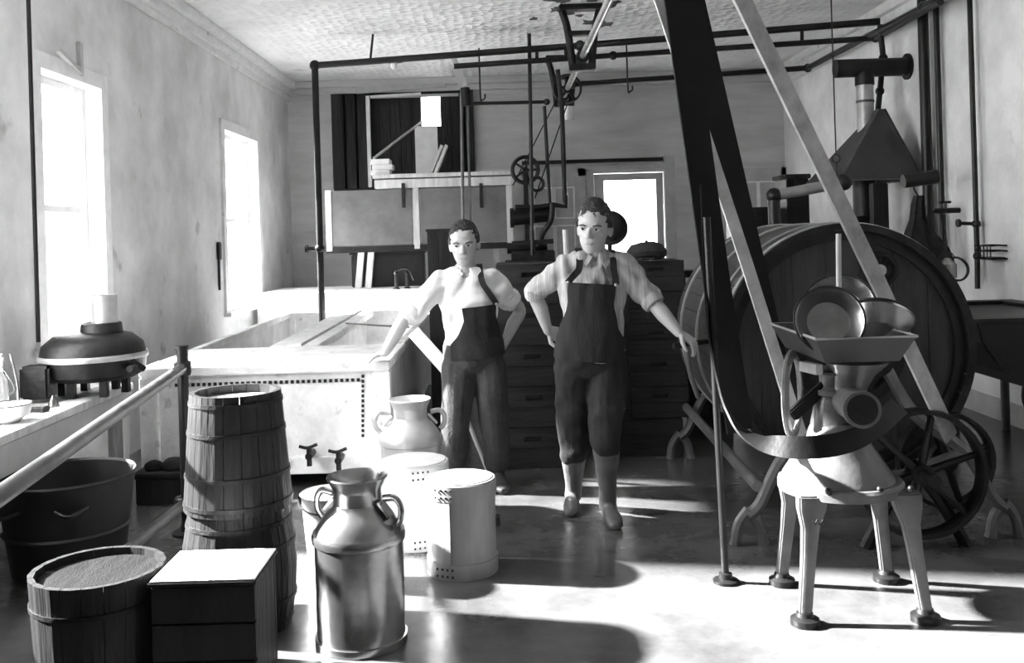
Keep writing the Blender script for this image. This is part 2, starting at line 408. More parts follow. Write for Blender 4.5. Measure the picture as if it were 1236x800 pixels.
# open shutter leaves either side, each of three planks
for (p0, p1, y0, y1) in ((402, 445, 113, 228), (556, 571, 108, 213)):
    for i in range(3):
        q0 = p0 + (p1 - p0) * i / 3; q1 = p0 + (p1 - p0) * (i + 1) / 3
        A, B = at(q0, y1, YB - .1), at(q1, y0, YB - .1)
        MB().bb((A.x + .004, YB - .09, A.z), (B.x - .004, YB - .055, B.z)).build('shutter_plank', 'dark_wood', t)
A, B = at(445, 226, YB - .1), at(448, 116, YB - .1)
MB().bb((A.x, YB - .14, A.z), (A.x + .045, YB - .05, B.z)).build('sash_stile', 'white_paint', t)
A, B = at(447, 117, YB - .1), at(508, 113, YB - .1)
MB().bar(A, B, .04, .03).build('sash_rail', 'white_paint', t)
A, B = at(500, 152, YB - .1), at(529, 210, YB - .1)
MB().bb((A.x, YB - .045, B.z), (B.x, YB - .02, A.z)).build('pale_board', 'white_paint', t)
A, B = at(430, 109, YB - .1), at(538, 101, YB - .1)
MB().bar(A, B, .06, .09).build('window_head', 'grey_paint', t)
# ================================================================ the long vat
TX0, TX1, TY0, TY1, TZ = -2.24, -.70, 5.84, 9.9, .78
t = thing('cream_vat', 'long whitewashed double vat with open zinc-lined compartments beside the left wall', 'vat', (-1.47, 7.8, 0))
b = MB().bb((TX0 + .03, TY0 + .04, .13), (TX1 - .03, TY0 + .09, TZ - .06)); b.build('front_panel', 'zinc_white', t)
MB().bb((TX0, TY0, TZ - .06), (TX1, TY0 + .35, TZ)).build('front_ledge_board', 'zinc_white', t, bevel=.006)
MB().bb((TX0, TY0 + .356, TZ - .06), (TX1, TY0 + .98, TZ - .004)).build('front_ledge_board', 'zinc_white', t, bevel=.006)
MB().bb((TX0, TY0 + .01, .10), (TX1, TY0 + .09, .20)).build('bottom_rail', 'zinc_white', t, bevel=.005)
for x in (TX0, TX1 - .11):
    MB().bb((x, TY0 + .002, .0), (x + .11, TY0 + .1, TZ - .06)).build('corner_post', 'zinc_white', t, bevel=.006)
    MB().bb((x, TY1 - .1, .0), (x + .11, TY1, TZ - .06)).build('corner_post', 'zinc_white', t, bevel=.006)
for (x0, x1) in ((TX0, TX0 + .06), (TX1 - .06, TX1)):
    MB().bb((x0, TY0 + .98, TZ - .05), (x1, TY1, TZ)).build('side_rim', 'zinc_white', t, bevel=.006)
    MB().bb((x0 + .012, TY0 + .1, .13), (x1 - .012, TY1 - .1, TZ - .05)).build('side_wall', 'zinc', t)
MB().bb((TX0 + .06, TY1 - .07, .13), (TX1 - .06, TY1, TZ)).build('back_wall', 'zinc_white', t, bevel=.005)
for x in (-1.62, -1.50, -1.38):
    MB().bb((x - .055, TY0 + .98, TZ - .06), (x + .055, TY1 - .07, TZ + (.012 if x == -1.5 else 0))).build('divider_board', 'zinc_white', t, bevel=.005)
MB().bb((-1.60, TY0 + .98, .13), (-1.40, TY1 - .07, TZ - .06)).build('divider_wall', 'zinc', t)
MB().bb((TX0 + .06, TY0 + .1, .12), (TX1 - .06, TY1 - .05, .17)).build('tank_floor', 'zinc', t)
MB().bb((TX0 + .06, TY0 + .9, .17), (TX1 - .06, TY0 + .98, TZ - .06)).build('inner_wall', 'zinc', t)
# row of rivets under the ledge
rv = MB()
for i in range(34):
    x = TX0 + .22 + i * .034
    rv.box((x, TY0 + .037, TZ - .115), (.018, .012, .02))
rv.build('rivet_strip', 'hoop_dark', t)['kind'] = 'stuff'
rv = MB()
for i in range(13): rv.box((at(437, 455 + 6 * i, TY0).x, TY0 + .037, at(437, 455 + 6 * i, TY0).z), (.016, .012, .018))
rv.build('rivet_strip', 'hoop_dark', t)['kind'] = 'stuff'
MB().cyl((-1.35, TY0 + 2.4, TZ + .02), (-.76, TY0 + 1.9, TZ + .02), .008).build('stirring_rod', 'pipe_white', t)
# valves low on the vat front
for (px, py, lab) in ((376, 547, 'dark spigot on vat front with curled lever'), (411, 552, 'dark stub spigot on vat front beside the corner')):
    p = at(px, py, TY0)
    q = thing('spigot', lab, 'spigot', (p.x, TY0 - .03, p.z))
    MB().cyl((p.x, TY0 + .05, p.z), (p.x, TY0 - .09, p.z), .022).build('barrel', 'iron', q, smooth=True)
    MB().cyl((p.x, TY0 - .07, p.z + .05), (p.x, TY0 - .07, p.z - .06), .016).build('nozzle', 'iron', q, smooth=True)
    MB().tube(curve([(p.x - .06, TY0 - .07, p.z + .06), (p.x - .01, TY0 - .07, p.z + .05), (p.x + .05, TY0 - .07, p.z + .07)], 5), .01).build('lever', 'iron', q, smooth=True)
# rags on a block at the vat's foot
p = at(205, 575, TY0 - .12); p.z = 0
z = at(205, 566, TY0 - .12).z
t = thing('foot_block', 'dark low wooden block at the foot of the vat under rags', 'block', (p.x, p.y, 0))
MB().bb((p.x - .17, p.y - .1, 0), (p.x + .17, p.y + .1, z - .03)).build('block_body', 'dark_wood', t, bevel=.006)
MB().bb((p.x - .19, p.y - .12, z - .03), (p.x + .19, p.y + .12, z)).build('block_top', 'dark_wood', t, bevel=.006)
for k, (dx, dz, r) in enumerate(((-.09, .02, .05), (.03, .03, .06), (.11, .02, .045))):
    rb = MB().sphere((p.x + dx, p.y, z + dz), (r * 1.2, r, r * .7), n=18, m=12)
    for v in rb.v: v += V((1, 1, .6)) * .012 * noise.noise(v * 24)
    tag(rb.build('rag', ('weave', 'cloth_dark', 'galv')[k], None, True, origin=(p.x + dx, p.y, z)), ('crumpled burlap rag', 'crumpled black rag', 'small pale grey rag')[k] + ' on the block at the foot of the vat', 'rag', 'crumpled rags by the vat')

# white trough behind the vat
p0 = at(312, 372, 10.3); p1 = at(535, 368, 10.3); zt = at(420, 352, 10.3).z
t = thing('white_trough', 'white painted low trough standing behind the long vat', 'trough', ((p0.x + p1.x) / 2, 10.8, 0))
MB().bb((p0.x, 10.25, .1), (p1.x, 10.31, zt - .04)).build('front_board', 'white_paint', t)
MB().bb((p0.x - .02, 10.22, zt - .04), (p1.x + .02, 11.5, zt)).build('top_board', 'white_paint', t, bevel=.006)
for x in (p0.x + .02, p1.x - .1):
    for y in (10.32, 11.38): MB().bb((x, y, 0), (x + .08, y + .08, zt - .04)).build('leg', 'white_paint', t)
TRZ = zt
# faucet pair on the trough
c = at(482, 352, 10.5)
t = thing('faucet_pump', 'small dark double faucet with curved spout on the white trough', 'faucet', (c.x, 10.5, TRZ))
for d in (-.03, .09):
    MB().lathe([(.04, 0), (.04, .012), (.022, .02), (.02, .16), (.028, .17), (.02, .19), (.005, .2)], 12, c=(c.x + d, 10.5, TRZ)).build('column', 'iron', t, smooth=True)
MB().tube(curve([(c.x - .04, 10.5, TRZ + .19), (c.x + .04, 10.5, TRZ + .23), (c.x + .12, 10.5, TRZ + .2), (c.x + .17, 10.45, TRZ + .1)], 5), .014).build('spout', 'iron', t, smooth=True)

# raised cooler box on legs
cy = 10.9
A = at(394, 300, cy); B = at(617, 228, cy)
zl, zh = at(450, 299, cy).z, at(450, 228, cy).z
mid = at(503, 260, cy).x
t = thing('cooler_cabinet', 'long raised cooler cabinet with two grey panels in pale frames', 'cabinet', ((A.x + B.x) / 2, cy, zl))
MB().bb((A.x + .02, cy + .03, zl + .02), (B.x - .02, cy + .55, zh - .02)).build('cabinet_body', 'grey_paint', t)
for (x0, x1) in ((A.x + .05, mid - .05), (mid + .05, B.x - .05)):
    MB().bb((x0, cy + .012, zl + .03), (x1, cy + .028, zh - .01)).build('front_panel', 'cooler_panel', t)
for x in (A.x, mid - .04, B.x - .06):
    MB().bb((x, cy, zl - .03), (x + .07, cy + .05, zh + (.0 if x != B.x - .06 else .1))).build('post', 'light_wood', t, bevel=.004)
MB().bb((A.x, cy + .002, zl - .05), (B.x, cy + .045, zl + .02)).build('bottom_rail', 'dark_wood', t)
lx = at(452, 215, cy).x
MB().bb((lx, cy - .04, zh), (B.x + .02, cy + .6, zh + .10)).build('top_beam', 'light_wood', t, bevel=.006)
MB().bb((lx - .02, cy - .07, zh + .115), (B.x + .03, cy + .62, zh + .16)).build('top_board', 'light_wood', t, bevel=.006)
for px in (487, 581):
    c = at(px, 238, cy - .06)
    MB().bb((c.x - .02, cy - .06, c.z - .12), (c.x + .02, cy - .041, c.z + .16)).build('strap_hinge', 'hoop_dark', t)
for px in (437, 449, 549):
    c = at(px, 320, cy + .05); e = at(px - 4, 345, cy + .05)
    MB().bar((c.x, cy + .05, zl - .03), (e.x, cy + .02, TRZ), .07, .07, (0, 1, 0)).build('leg', 'light_wood', t)
for px in (437, 600):
    c = at(px, 320, cy + .5); MB().bar((c.x, cy + .5, zl - .03), (c.x, cy + .5, TRZ if px < 535 else 0), .07, .07, (0, 1, 0)).build('leg', 'light_wood', t)
CABTOP = zh + .16
# added black box standing in for the shade under the cabinet
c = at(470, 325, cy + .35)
t = thing('shade_block', 'black box standing in for the shade under the raised cooler cabinet', 'shade block', (c.x, cy + .35, TRZ))
MB().bb((c.x - .42, cy + .18, TRZ), (c.x + .42, cy + .45, zl - .08)).build('shade_block_body', 'iron', t, bevel=.01)
MB().bb((c.x - .44, cy + .16, zl - .08), (c.x + .44, cy + .46, zl - .055)).build('shade_block_top', 'iron', t, bevel=.005)
# prop stick, boards, books on the cabinet
tag(MB().bar(at(451, 191, cy + .1), at(509, 147, YB - .16), .02, .025).build('prop_stick', 'light_wood', origin=at(451, 191, cy + .1)), 'thin pale stick propping up the shutter above the cooler', 'stick')
q = at(520, 212, cy + .1)
for k, dx in enumerate((0, .055)):
    tag(MB().bar((q.x + dx, cy + .2, CABTOP + .012), (q.x + .13 + dx, cy + .24, CABTOP + .33), .12, .03, (1, 0, 0)).build('loose_board', 'light_wood', origin=(q.x + dx, cy + .2, CABTOP)), ('wide' if k else 'narrow') + ' pale board leaning on top of the cooler cabinet, ' + ('outer of two' if k else 'inner of two'), 'board')
for k in range(3):
    x = at(459, 200, cy).x
    tag(MB().bb((x - .12 + .02 * (k % 2), cy + .05, CABTOP + k * .062), (x + .1 + .03 * (k % 2), cy + .3, CABTOP + .06 + k * .062)).build('small_box', 'white_paint', origin=(x, cy + .2, CABTOP + k * .062), bevel=.004), 'small white box on the cooler cabinet, %s of its pile' % ('bottom', 'middle', 'top')[k], 'box', 'white boxes on the cooler')

# ================================================================ bench at the left wall
BX, BZ, BY0, BY1 = -2.26, .70, 3.4, 5.80
t = thing('work_bench', 'pale plank workbench along the left wall under the window', 'bench', (-2.5, 4.7, 0))
for i in range(3):
    x0 = XL + .01 + i * (BX - XL) / 3
    MB().bb((x0, BY0, BZ - .04), (x0 + (BX - XL) / 3 - .008, BY1, BZ)).build('plank', 'light_wood', t, bevel=.004)
MB().bb((BX - .05, BY0, BZ - .19), (BX - .005, BY1 - .01, BZ - .042)).build('apron_board', 'grey_paint', t, bevel=.004)
for y in (BY0 + .1, BY1 - .1):
    for x in (XL + .06, BX - .10):
        MB().bb((x, y - .045, 0), (x + .09, y + .045, BZ - .042)).build('leg', 'light_wood', t)
MB().bar((BX - .3, BY1 - .25, .05), (BX - .05, BY1 - .9, BZ - .2), .05, .04).build('brace', 'light_wood', t)
# centrifuge milk tester
c = at(113, 430, 5.42); cz = BZ
t = thing('milk_tester', 'round black iron milk tester with flue pipe on the bench', 'tester', (c.x, 5.42, cz))
M0 = None
MB().lathe([(.10, .085), (.22, .09), (.275, .12), (.285, .2), (.285, .21)], 40, c=(c.x, 5.42, cz)).build('bowl', 'iron', t, smooth=True)
MB().lathe([(.295, .205), (.295, .225), (.288, .235), (.28, .225), (.28, .205)], 40, c=(c.x, 5.42, cz)).build('rim_band', 'hoop', t, smooth=True)
MB().lathe([(.285, .225), (.27, .285), (.21, .335), (.12, .355), (.02, .36)], 40, c=(c.x, 5.42, cz)).build('lid', 'iron', t, smooth=True)
MB().lathe([(.115, .345), (.11, .40), (.10, .405), (.085, .40)], 24, c=(c.x + .05, 5.42, cz)).build('collar', 'hoop_dark', t, smooth=True)
MB().lathe([(.07, .40), (.07, .56), (.062, .56), (.062, .41)], 24, c=(c.x + .07, 5.42, cz)).build('flue_pipe', 'galv', t, smooth=True)
for a in range(6):
    an = R(60 * a + 10); MB().bb((c.x + .17 * math.cos(an) - .02, 5.42 + .17 * math.sin(an) - .02, cz), (c.x + .17 * math.cos(an) + .02, 5.42 + .17 * math.sin(an) + .02, cz + .11)).build('leg', 'iron', t)
MB().bb((c.x - .28, 5.42 - .30, cz + .02), (c.x - .12, 5.42 - .18, cz + .2)).build('gear_box', 'iron', t, bevel=.015)
MB().bar((c.x + .2, 5.3, cz + .24), (c.x + .31, 5.36, cz + .14), .06, .03).build('crank_arm', 'iron', t)
MB().cyl((c.x + .28, 5.3, cz + .16), (c.x + .28, 5.22, cz + .16), .018).build('crank_grip', 'dark_wood', t, smooth=True)
# things on the bench
c = at(14, 500, 4.62)
t = thing('mixing_bowl', 'white enamel bowl on the workbench', 'bowl', (c.x - .02, 4.62, BZ))
MB().lathe([(.05, 0), (.09, .03), (.105, .085), (.112, .085), (.098, .03), (.04, .01)], 28, c=(c.x - .02, 4.62, BZ)).build('bowl_body', 'white_paint', t, smooth=True)
MB().tube(arc((c.x - .02, 4.62, BZ + .086), .109, 0, 2 * math.pi, 28, uy=(0, 1, 0))[:-1], .004, 6, closed=True).build('rim', 'hoop_dark', t, smooth=True)
c = at(8, 468, 4.9); zz = BZ
t = thing('glass_bottle', 'tall clear glass bottle on the workbench near the bowl', 'bottle', (c.x, 4.84, zz))
MB().lathe([(.035, 0), (.038, .02), (.038, .16), (.014, .21), (.012, .27), (.016, .275), (.016, .285)], 20, c=(c.x, 4.84, zz)).build('bottle_body', 'jar', t, smooth=True)
MB().cyl((c.x, 4.84, zz + .283), (c.x, 4.84, zz + .305), .012).build('stopper', 'light_wood', t, smooth=True)
c = at(22, 475, 5.1)
t = thing('hand_ladle', 'bent tin ladle leaning on the bench beside the bottle', 'ladle', (c.x, 5.1, BZ))
MB().tube(curve([(c.x + .06, 4.98, BZ + .008), (c.x + .02, 5.05, BZ + .12), (c.x - .03, 5.1, BZ + .24), (c.x - .05, 5.12, BZ + .27)], 5), .008).build('handle', 'tin', t, smooth=True)
MB().lathe([(.01, 0), (.035, .01), (.045, .04), (.041, .04), (.03, .015)], 20, c=(c.x + .08, 4.96, BZ)).build('cup', 'tin', t, smooth=True)
c = at(48, 488, 4.9)
tag(MB().prism([(c.x - .05, 4.86), (c.x + .05, 4.84), (c.x + .055, 4.9), (c.x - .045, 4.92)], 'z', BZ, BZ + .03).build('scrub_brush', 'dark_wood', origin=(c.x, 4.88, BZ), bevel=.006), 'small dark scrub brush lying on the bench edge', 'brush')
c = at(62, 478, 5.0)
tag(MB().lathe([(.03, 0), (.03, .006), (.006, .06), (.002, .062)], 16, c=(c.x, 5.02, BZ)).build('tin_funnel', 'tin', None, True, origin=(c.x, 5.02, BZ)), 'little upturned tin funnel on the bench before the tester', 'funnel')
c = V((-2.65, 5.02, .7))
t = thing('test_flask', 'narrow tall tin measure on the bench left of the tester', 'measure', (c.x - .03, 5.02, BZ))
MB().lathe([(.05, 0), (.05, .2), (.042, .25), (.046, .27), (.04, .27), (.036, .2)], 22, c=(c.x - .03, 5.02, BZ)).build('measure_body', 'tin', t, smooth=True)
MB().tube(curve([(c.x + .02, 5.02, BZ + .06), (c.x + .07, 5.02, BZ + .1), (c.x + .02, 5.02, BZ + .2)], 5), .006).build('handle', 'tin', t, smooth=True)

# things on the left wall
wy = 1150 * 2.75 / (603 - 262); c = at(262, 320, wy)
t = thing('wall_wrench', 'black iron wrench hanging flat on the left wall', 'wrench', (XL + .02, wy, c.z))
MB().bb((XL + .006, wy - .015, at(262, 350, wy).z), (XL + .02, wy + .015, at(262, 312, wy).z)).build('handle', 'iron', t)
MB().bb((XL + .004, wy - .045, at(262, 314, wy).z), (XL + .03, wy + .045, at(262, 292, wy).z)).build('jaw', 'iron', t, bevel=.008)
a = at(50, -20, 5.35); b_ = at(55, 398, 5.35)
tag(MB().cyl(V((XL + .1, 5.44, H)), V((XL + .1, 5.44, 1.0)), .012).build('wall_pipe', 'pipe', None, True, origin=(XL + .1, 5.44, 1)), 'thin dark vertical pipe before the left wall window', 'pipe')
wy = 1150 * 2.75 / (603 - 100)
t = thing('wall_bracket', 'small angular wooden bracket high on the left wall', 'bracket', (XL + .05, wy, 2.5))
zb = at(100, 92, wy).z
MB().bb((XL + .002, wy - .02, zb), (XL + .03, wy + .02, zb + .22)).build('upright', 'grey_paint', t)
MB().bar((XL + .02, wy, zb + .02), (XL + .06, wy - .42, zb + .1), .03, .03).build('arm', 'grey_paint', t)
# ================================================================ foreground left: rail, kegs, tubs, cans
pt = V((-1.70, 5.05, .88))
t = thing('pipe_railing', 'pale iron pipe railing with two rails running past the kegs', 'railing', (pt.x, pt.y, 0))
MB().cyl((pt.x, pt.y, 0), (pt.x, pt.y, .93), .028).build('post', 'pipe', t, smooth=True)
MB().lathe([(.04, .84), (.045, .86), (.045, .91), (.03, .92), (.03, .98), (.036, .98), (.036, 1.0), (.01, 1.0)], 16, c=(pt.x, pt.y, 0)).build('post_cap', 'pipe', t, smooth=True)
e = at(-40, 627, 2.5); e.z = .88
MB().cyl((pt.x, pt.y, .88), at(-40, 626, 2.5), .030).build('top_rail', 'rail', t, smooth=True)
lo = at(222, 608, pt.y); MB().cyl(lo, (-1.74, 3.72, lo.z), .027).build('lower_rail', 'rail', t, smooth=True)
MB().lathe([(.04, -.04), (.048, -.03), (.048, .03), (.04, .04)], 16, c=lo).build('tee_joint', 'pipe', t, smooth=True)
MB().lathe([(.08, 0), (.08, .015), (.035, .02), (.035, .05)], 16, c=(pt.x, pt.y, 0)).build('floor_flange', 'pipe', t, smooth=True)

def staved(name, label, cat, loc, prof, nst, m, hoops, head=None, group=None, th=.018, headm=None, tilt=0):
    """coopered vessel: prof = [(radius, z)] outside, staves shared mesh, hoops [z], head z"""
    t = thing(name, label, cat, loc, group)
    c = V(loc); an = math.pi / nst * .965; rings = []
    for (r, z) in prof:
        rings.append([(r * math.cos(-an), r * math.sin(-an), z), (r * 1.012, 0, z), (r * math.cos(an), r * math.sin(an), z),
                      ((r - th) * math.cos(an), (r - th) * math.sin(an), z), ((r - th) * math.cos(-an), (r - th) * math.sin(-an), z)])
    mb = MB().ringloft([[V(p) + c for p in rg] for rg in rings])
    s0 = mb.build('stave', m, t, auto=50)
    for i in range(1, nst):
        s = s0.copy(); COL.objects.link(s); s.rotation_euler.z = 2 * math.pi * i / nst
    def rad(z):
        for (r0, z0), (r1, z1) in zip(prof, prof[1:]):
            if z0 <= z <= z1: return r0 + (r1 - r0) * (z - z0) / (z1 - z0)
        return prof[-1][0]
    for h in hoops:
        w = .016; MB().lathe([(rad(h) * 1.012, h), (rad(h) * 1.012 + .003, h), (rad(h + w) * 1.012 + .003, h + w), (rad(h + w) * 1.012, h + w)], 40, c=loc, close=True).build('hoop', 'hoop_dark', t, smooth=True)
    if head is not None:
        rr = rad(head) - th; MB().lathe([(rr, head - .015), (rr, head), (.001, head)], 40, c=loc).build('head', headm or m, t, smooth=True)
    rr = rad(.03) - th; MB().lathe([(rr, .02), (rr, .035), (.001, .035)], 32, c=loc).build('bottom', m, t)
    return t
k = at(287, 755, 3.85)
KX = -1.085
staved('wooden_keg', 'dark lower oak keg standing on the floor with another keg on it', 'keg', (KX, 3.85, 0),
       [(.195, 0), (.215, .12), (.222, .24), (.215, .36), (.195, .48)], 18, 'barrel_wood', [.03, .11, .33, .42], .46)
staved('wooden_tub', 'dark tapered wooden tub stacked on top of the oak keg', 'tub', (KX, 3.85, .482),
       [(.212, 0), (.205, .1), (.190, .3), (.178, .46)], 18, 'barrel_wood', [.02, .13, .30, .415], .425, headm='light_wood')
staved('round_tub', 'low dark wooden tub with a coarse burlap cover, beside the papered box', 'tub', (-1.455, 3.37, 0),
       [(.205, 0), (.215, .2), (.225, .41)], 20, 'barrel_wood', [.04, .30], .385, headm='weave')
# papered box in front of the keg
t = thing('wooden_box', 'dark wooden box with a white printed paper cover, beside the round tub', 'box', (-1.03, 3.38, 0))
bx0, bx1, by0, by1, bh = -1.215, -.865, 3.22, 3.52, .385
for i in range(3):
    z0 = i * bh / 3; MB().bb((bx0, by0, z0 + .002), (bx1, by0 + .018, z0 + bh / 3 - .003)).build('board', 'dark_wood', t, bevel=.003)
    MB().bb((bx0, by1 - .018, z0 + .002), (bx1, by1, z0 + bh / 3 - .003)).build('board', 'dark_wood', t)
for x in (bx0, bx1 - .018):
    MB().bb((x + .001, by0 + .02, 0), (x + .017, by1 - .02, bh - .003)).build('end_board', 'dark_wood', t)
MB().bb((bx0 - .008, by0 - .01, bh), (bx1 + .008, by1 + .01, bh + .016)).build('lid', 'dark_wood', t, bevel=.003)
pp = MB().bb((bx0 + .0, by0 - .005, bh + .017), (bx1 + .004, by1 + .005, bh + .021)); pc = pp.build('paper_cover', 'paper', t)
ik = MB()
for i, (u, v, w) in enumerate(((.10, .17, .05), (.10, .155, .04), (.11, .14, .045), (.19, .16, .012), (.20, .165, .012), (.195, .15, .02))):
    ik.bb((bx0 + u, by0 + v, bh + .021), (bx0 + u + w, by0 + v + .006, bh + .0215))
o = ik.build('printed_mark', 'ink', pc)
# dim wash tub behind the railing
t = thing('wash_tub', 'large galvanised wash tub in shade-darkened zinc behind the pipe railing', 'tub', (-2.10, 4.55, 0))
MB().lathe([(.24, 0), (.25, .02), (.305, .44), (.315, .455), (.31, .465), (.298, .455), (.24, .03), (.001, .03)], 40, c=(-2.10, 4.55, 0)).build('tub_body', 'shaded_tub', t, smooth=True)
MB().lathe([(.275, .2), (.287, .21), (.277, .22)], 40, c=(-2.10, 4.55, 0), close=True).build('bead', 'shaded_tub', t, smooth=True)
for s in (-1, 1): MB().tube(curve([(-2.1 + s * .2, 4.55 - .235, .36), (-2.1 + s * .15, 4.55 - .32, .34), (-2.1 + s * .08, 4.55 - .30, .36)], 5), .009).build('handle', 'iron', t, smooth=True)
# bowed panel leaning under the bench
tag(MB().bar((-2.47, 5.30, .092), (-2.45, 5.05, .38), .28, .02, (1, 0, 0)).build('leaning_sheet', 'galv', origin=(-2.46, 5.2, 0)), 'grey metal sheet leaning under the workbench', 'sheet')

def milk_can(label, loc, rz, m='tin', sc=1.0, lid=None):
    t = thing('milk_can', label, 'milk can', loc, 'milk cans')
    c = V(loc)
    MB().lathe([(.150, .0), (.168, .012), (.170, .40), (.172, .402), (.172, .405)], 44, c=loc).build('can_body', m, t, smooth=True, auto=30)
    MB().lathe([(.168, .0), (.176, .002), (.176, .028), (.170, .03)], 44, c=loc).build('foot_ring', m, t, smooth=True)
    MB().lathe([(.171, .385), (.178, .39), (.180, .41), (.176, .425), (.170, .42)], 44, c=loc).build('shoulder_band', m, t, smooth=True)
    MB().lathe([(.171, .415), (.160, .445), (.128, .492), (.100, .515), (.094, .53), (.09, .53)], 44, c=loc).build('shoulder', m, t, smooth=True)
    MB().lathe([(.094, .52), (.093, .575), (.097, .59), (.113, .620), (.117, .628), (.115, .634), (.110, .628), (.09, .585), (.085, .52), (.001, .515)], 44, c=loc).build('neck', m, t, smooth=True)
    for s in (0, 1):
        h = MB().tube(curve([(.115, 0, .555), (.165, 0, .56), (.19, 0, .53), (.188, 0, .485), (.165, 0, .455)], 6), [(.009, .014)] * 25, 8)
        h.xf(Matrix.Translation(c) @ Matrix.Rotation(rz + math.pi * s, 4, 'Z')); h.build('handle', m, t, smooth=True)
        h = MB().box((.125, 0, .515), (.07, .045, .012), Matrix.Rotation(R(48), 3, 'Y')); h.xf(Matrix.Translation(c) @ Matrix.Rotation(rz + math.pi * s, 4, 'Z')); h.build('handle_plate', m, t, bevel=.003)
    return t
milk_can('tinned milk can standing alone in front of the pails beside the keg', (-.575, 3.66, 0), R(-25))
milk_can('pale milk can beside the vat corner behind the cheese boxes', (-.53, 5.33, 0), R(10), 'tin_pale')
# pail behind the near can
def pail(label, loc, r0, r1, h, m='tin_pale', bail=True):
    t = thing('tin_pail', label, 'pail', loc, 'tin pails on the floor')
    MB().lathe([(r0 * .9, .01), (r0, 0), (r0, .02), (r1, h), (r1 + .008, h + .004), (r1, h + .01), (r1 - .006, h), (r0 - .008, .03), (.001, .03)], 40, c=loc).build('pail_body', m, t, smooth=True)
    c = V(loc)
    for s in (-1, 1): MB().box((c.x + s * (r1 + .006), c.y, h - .02), (.012, .03, .045)).build('bail_ear', 'hoop_dark', t)
    if bail: MB().tube(arc((c.x, c.y, h - .02), r1 + .01, 0, -math.pi, 20, uy=(0, .95, .3)), .004, 6).build('bail', 'hoop_dark', t, smooth=True)
    return t
pail('flared white pail on the floor between keg and milk can', (-.80, 4.28, 0), .095, .125, .40)
# cheese boxes
def cheese_box(label, loc, r, h, m, seam):
    t = thing('cheese_box', label, 'cheese box', loc, 'round cheese boxes')
    c = V(loc)
    MB().lathe([(r - .008, .0), (r, .0), (r, h), (r - .006, h), (r - .008, h - .02), (r - .008, .02), (.001, .02)], 44, c=loc).build('drum', m, t, smooth=True)
    for z in (.0, h - .075): MB().lathe([(r, z), (r + .006, z), (r + .006, z + .07), (r, z + .07)], 44, c=loc, close=True).build('band', m, t, smooth=True)
    MB().lathe([(r - .01, h - .008), (r - .012, h + .004), (.001, h + .004)], 44, c=loc).build('lid', m, t, smooth=True)
    a = seam; w = V((math.cos(a), math.sin(a), 0)); q = V((-math.sin(a), math.cos(a), 0))
    MB().bar(c + w * (r + .003) + V((0, 0, .075)), c + w * (r + .003) + V((0, 0, h - .08)), .035, .005, w).build('seam_strip', m, t)
    nb = MB()
    for z in (.02, .05, h - .055, h - .022):
        for k in (-.05, -.025, .0, .025): nb.box(c + w * (r + .0065) + q * k + V((0, 0, z)), (.008, .008, .008))
    nb.build('tack_row', 'hoop_dark', t)['kind'] = 'stuff'
    MB().box(c + V((r + .012, .0, .22)), (.02, .04, .05)).build('latch', 'iron', t, bevel=.004)
    return t
cheese_box('pale round bentwood cheese box with riveted bands, nearest the open floor', (-.215, 4.40, 0), .158, .425, 'bentwood', R(-112))
cheese_box('white sunlit round cheese box between milk cans and banded cheese box', (-.47, 4.82, 0), .172, .41, 'white_paint', R(-70))
# ================================================================ crates
def crate_proto(w, d, h):
    t = thing('butter_crate', 'x', 'crate', (0, 0, 0), 'stacked butter crates')
    z = h - .003
    MB().sheet((-w / 2, w / 2), (.0, z * .5 - .0015), 'y', -d / 2, .018).build('front_board', 'crate_wood', t, bevel=.003)
    MB().sheet((-w / 2, w / 2), (z * .5 + .0015, z), 'y', -d / 2, .018, holes=[(-.055, .055, h * .66, h * .78)]).build('front_board', 'crate_wood', t)
    MB().bb((-.055, -d / 2 + .02, h * .62), (.055, -d / 2 + .03, h * .82)).build('slot_shade_plate', 'iron', t)  # black plate puts the shade inside the hand slot into colour
    for i in range(2):
        for s in (-1, 1): MB().bb((s * w / 2, -d / 2 + .02, i * z / 2), (s * (w / 2 - .015), d / 2 - .018, (i + 1) * z / 2 - .003)).build('side_board', 'crate_wood', t, bevel=.003)
    MB().bb((-w / 2, d / 2 - .016, 0), (w / 2, d / 2, z)).build('back_board', 'crate_wood', t)
    MB().bb((-w / 2 + .016, -d / 2 + .031, .002), (w / 2 - .016, d / 2 - .017, .014)).build('bottom_board', 'crate_wood', t)
    MB().bb((-w / 2 + .016, -d / 2 + .031, z - .02), (w / 2 - .016, d / 2 - .017, z - .006)).build('lid_board', 'crate_wood', t)
    return t
words = ['bottom', 'second from bottom', 'third from bottom', 'fourth from bottom', 'fifth from bottom', 'topmost']
def stack(proto, first, n, x, y, z0, h, where, jit=.01):
    for k in range(n):
        o = proto if (first and k == 0) else copy_tree(proto)
        o.location = (x + random.uniform(-jit, jit), y + random.uniform(-jit, jit), z0 + k * h); o.rotation_euler.z = random.uniform(-.03, .03)
        o['label'] = 'dark slotted crate %s, %s' % (where, 'topmost' if k == n - 1 else words[k])
SBX = at(793, 545, 6.6).x
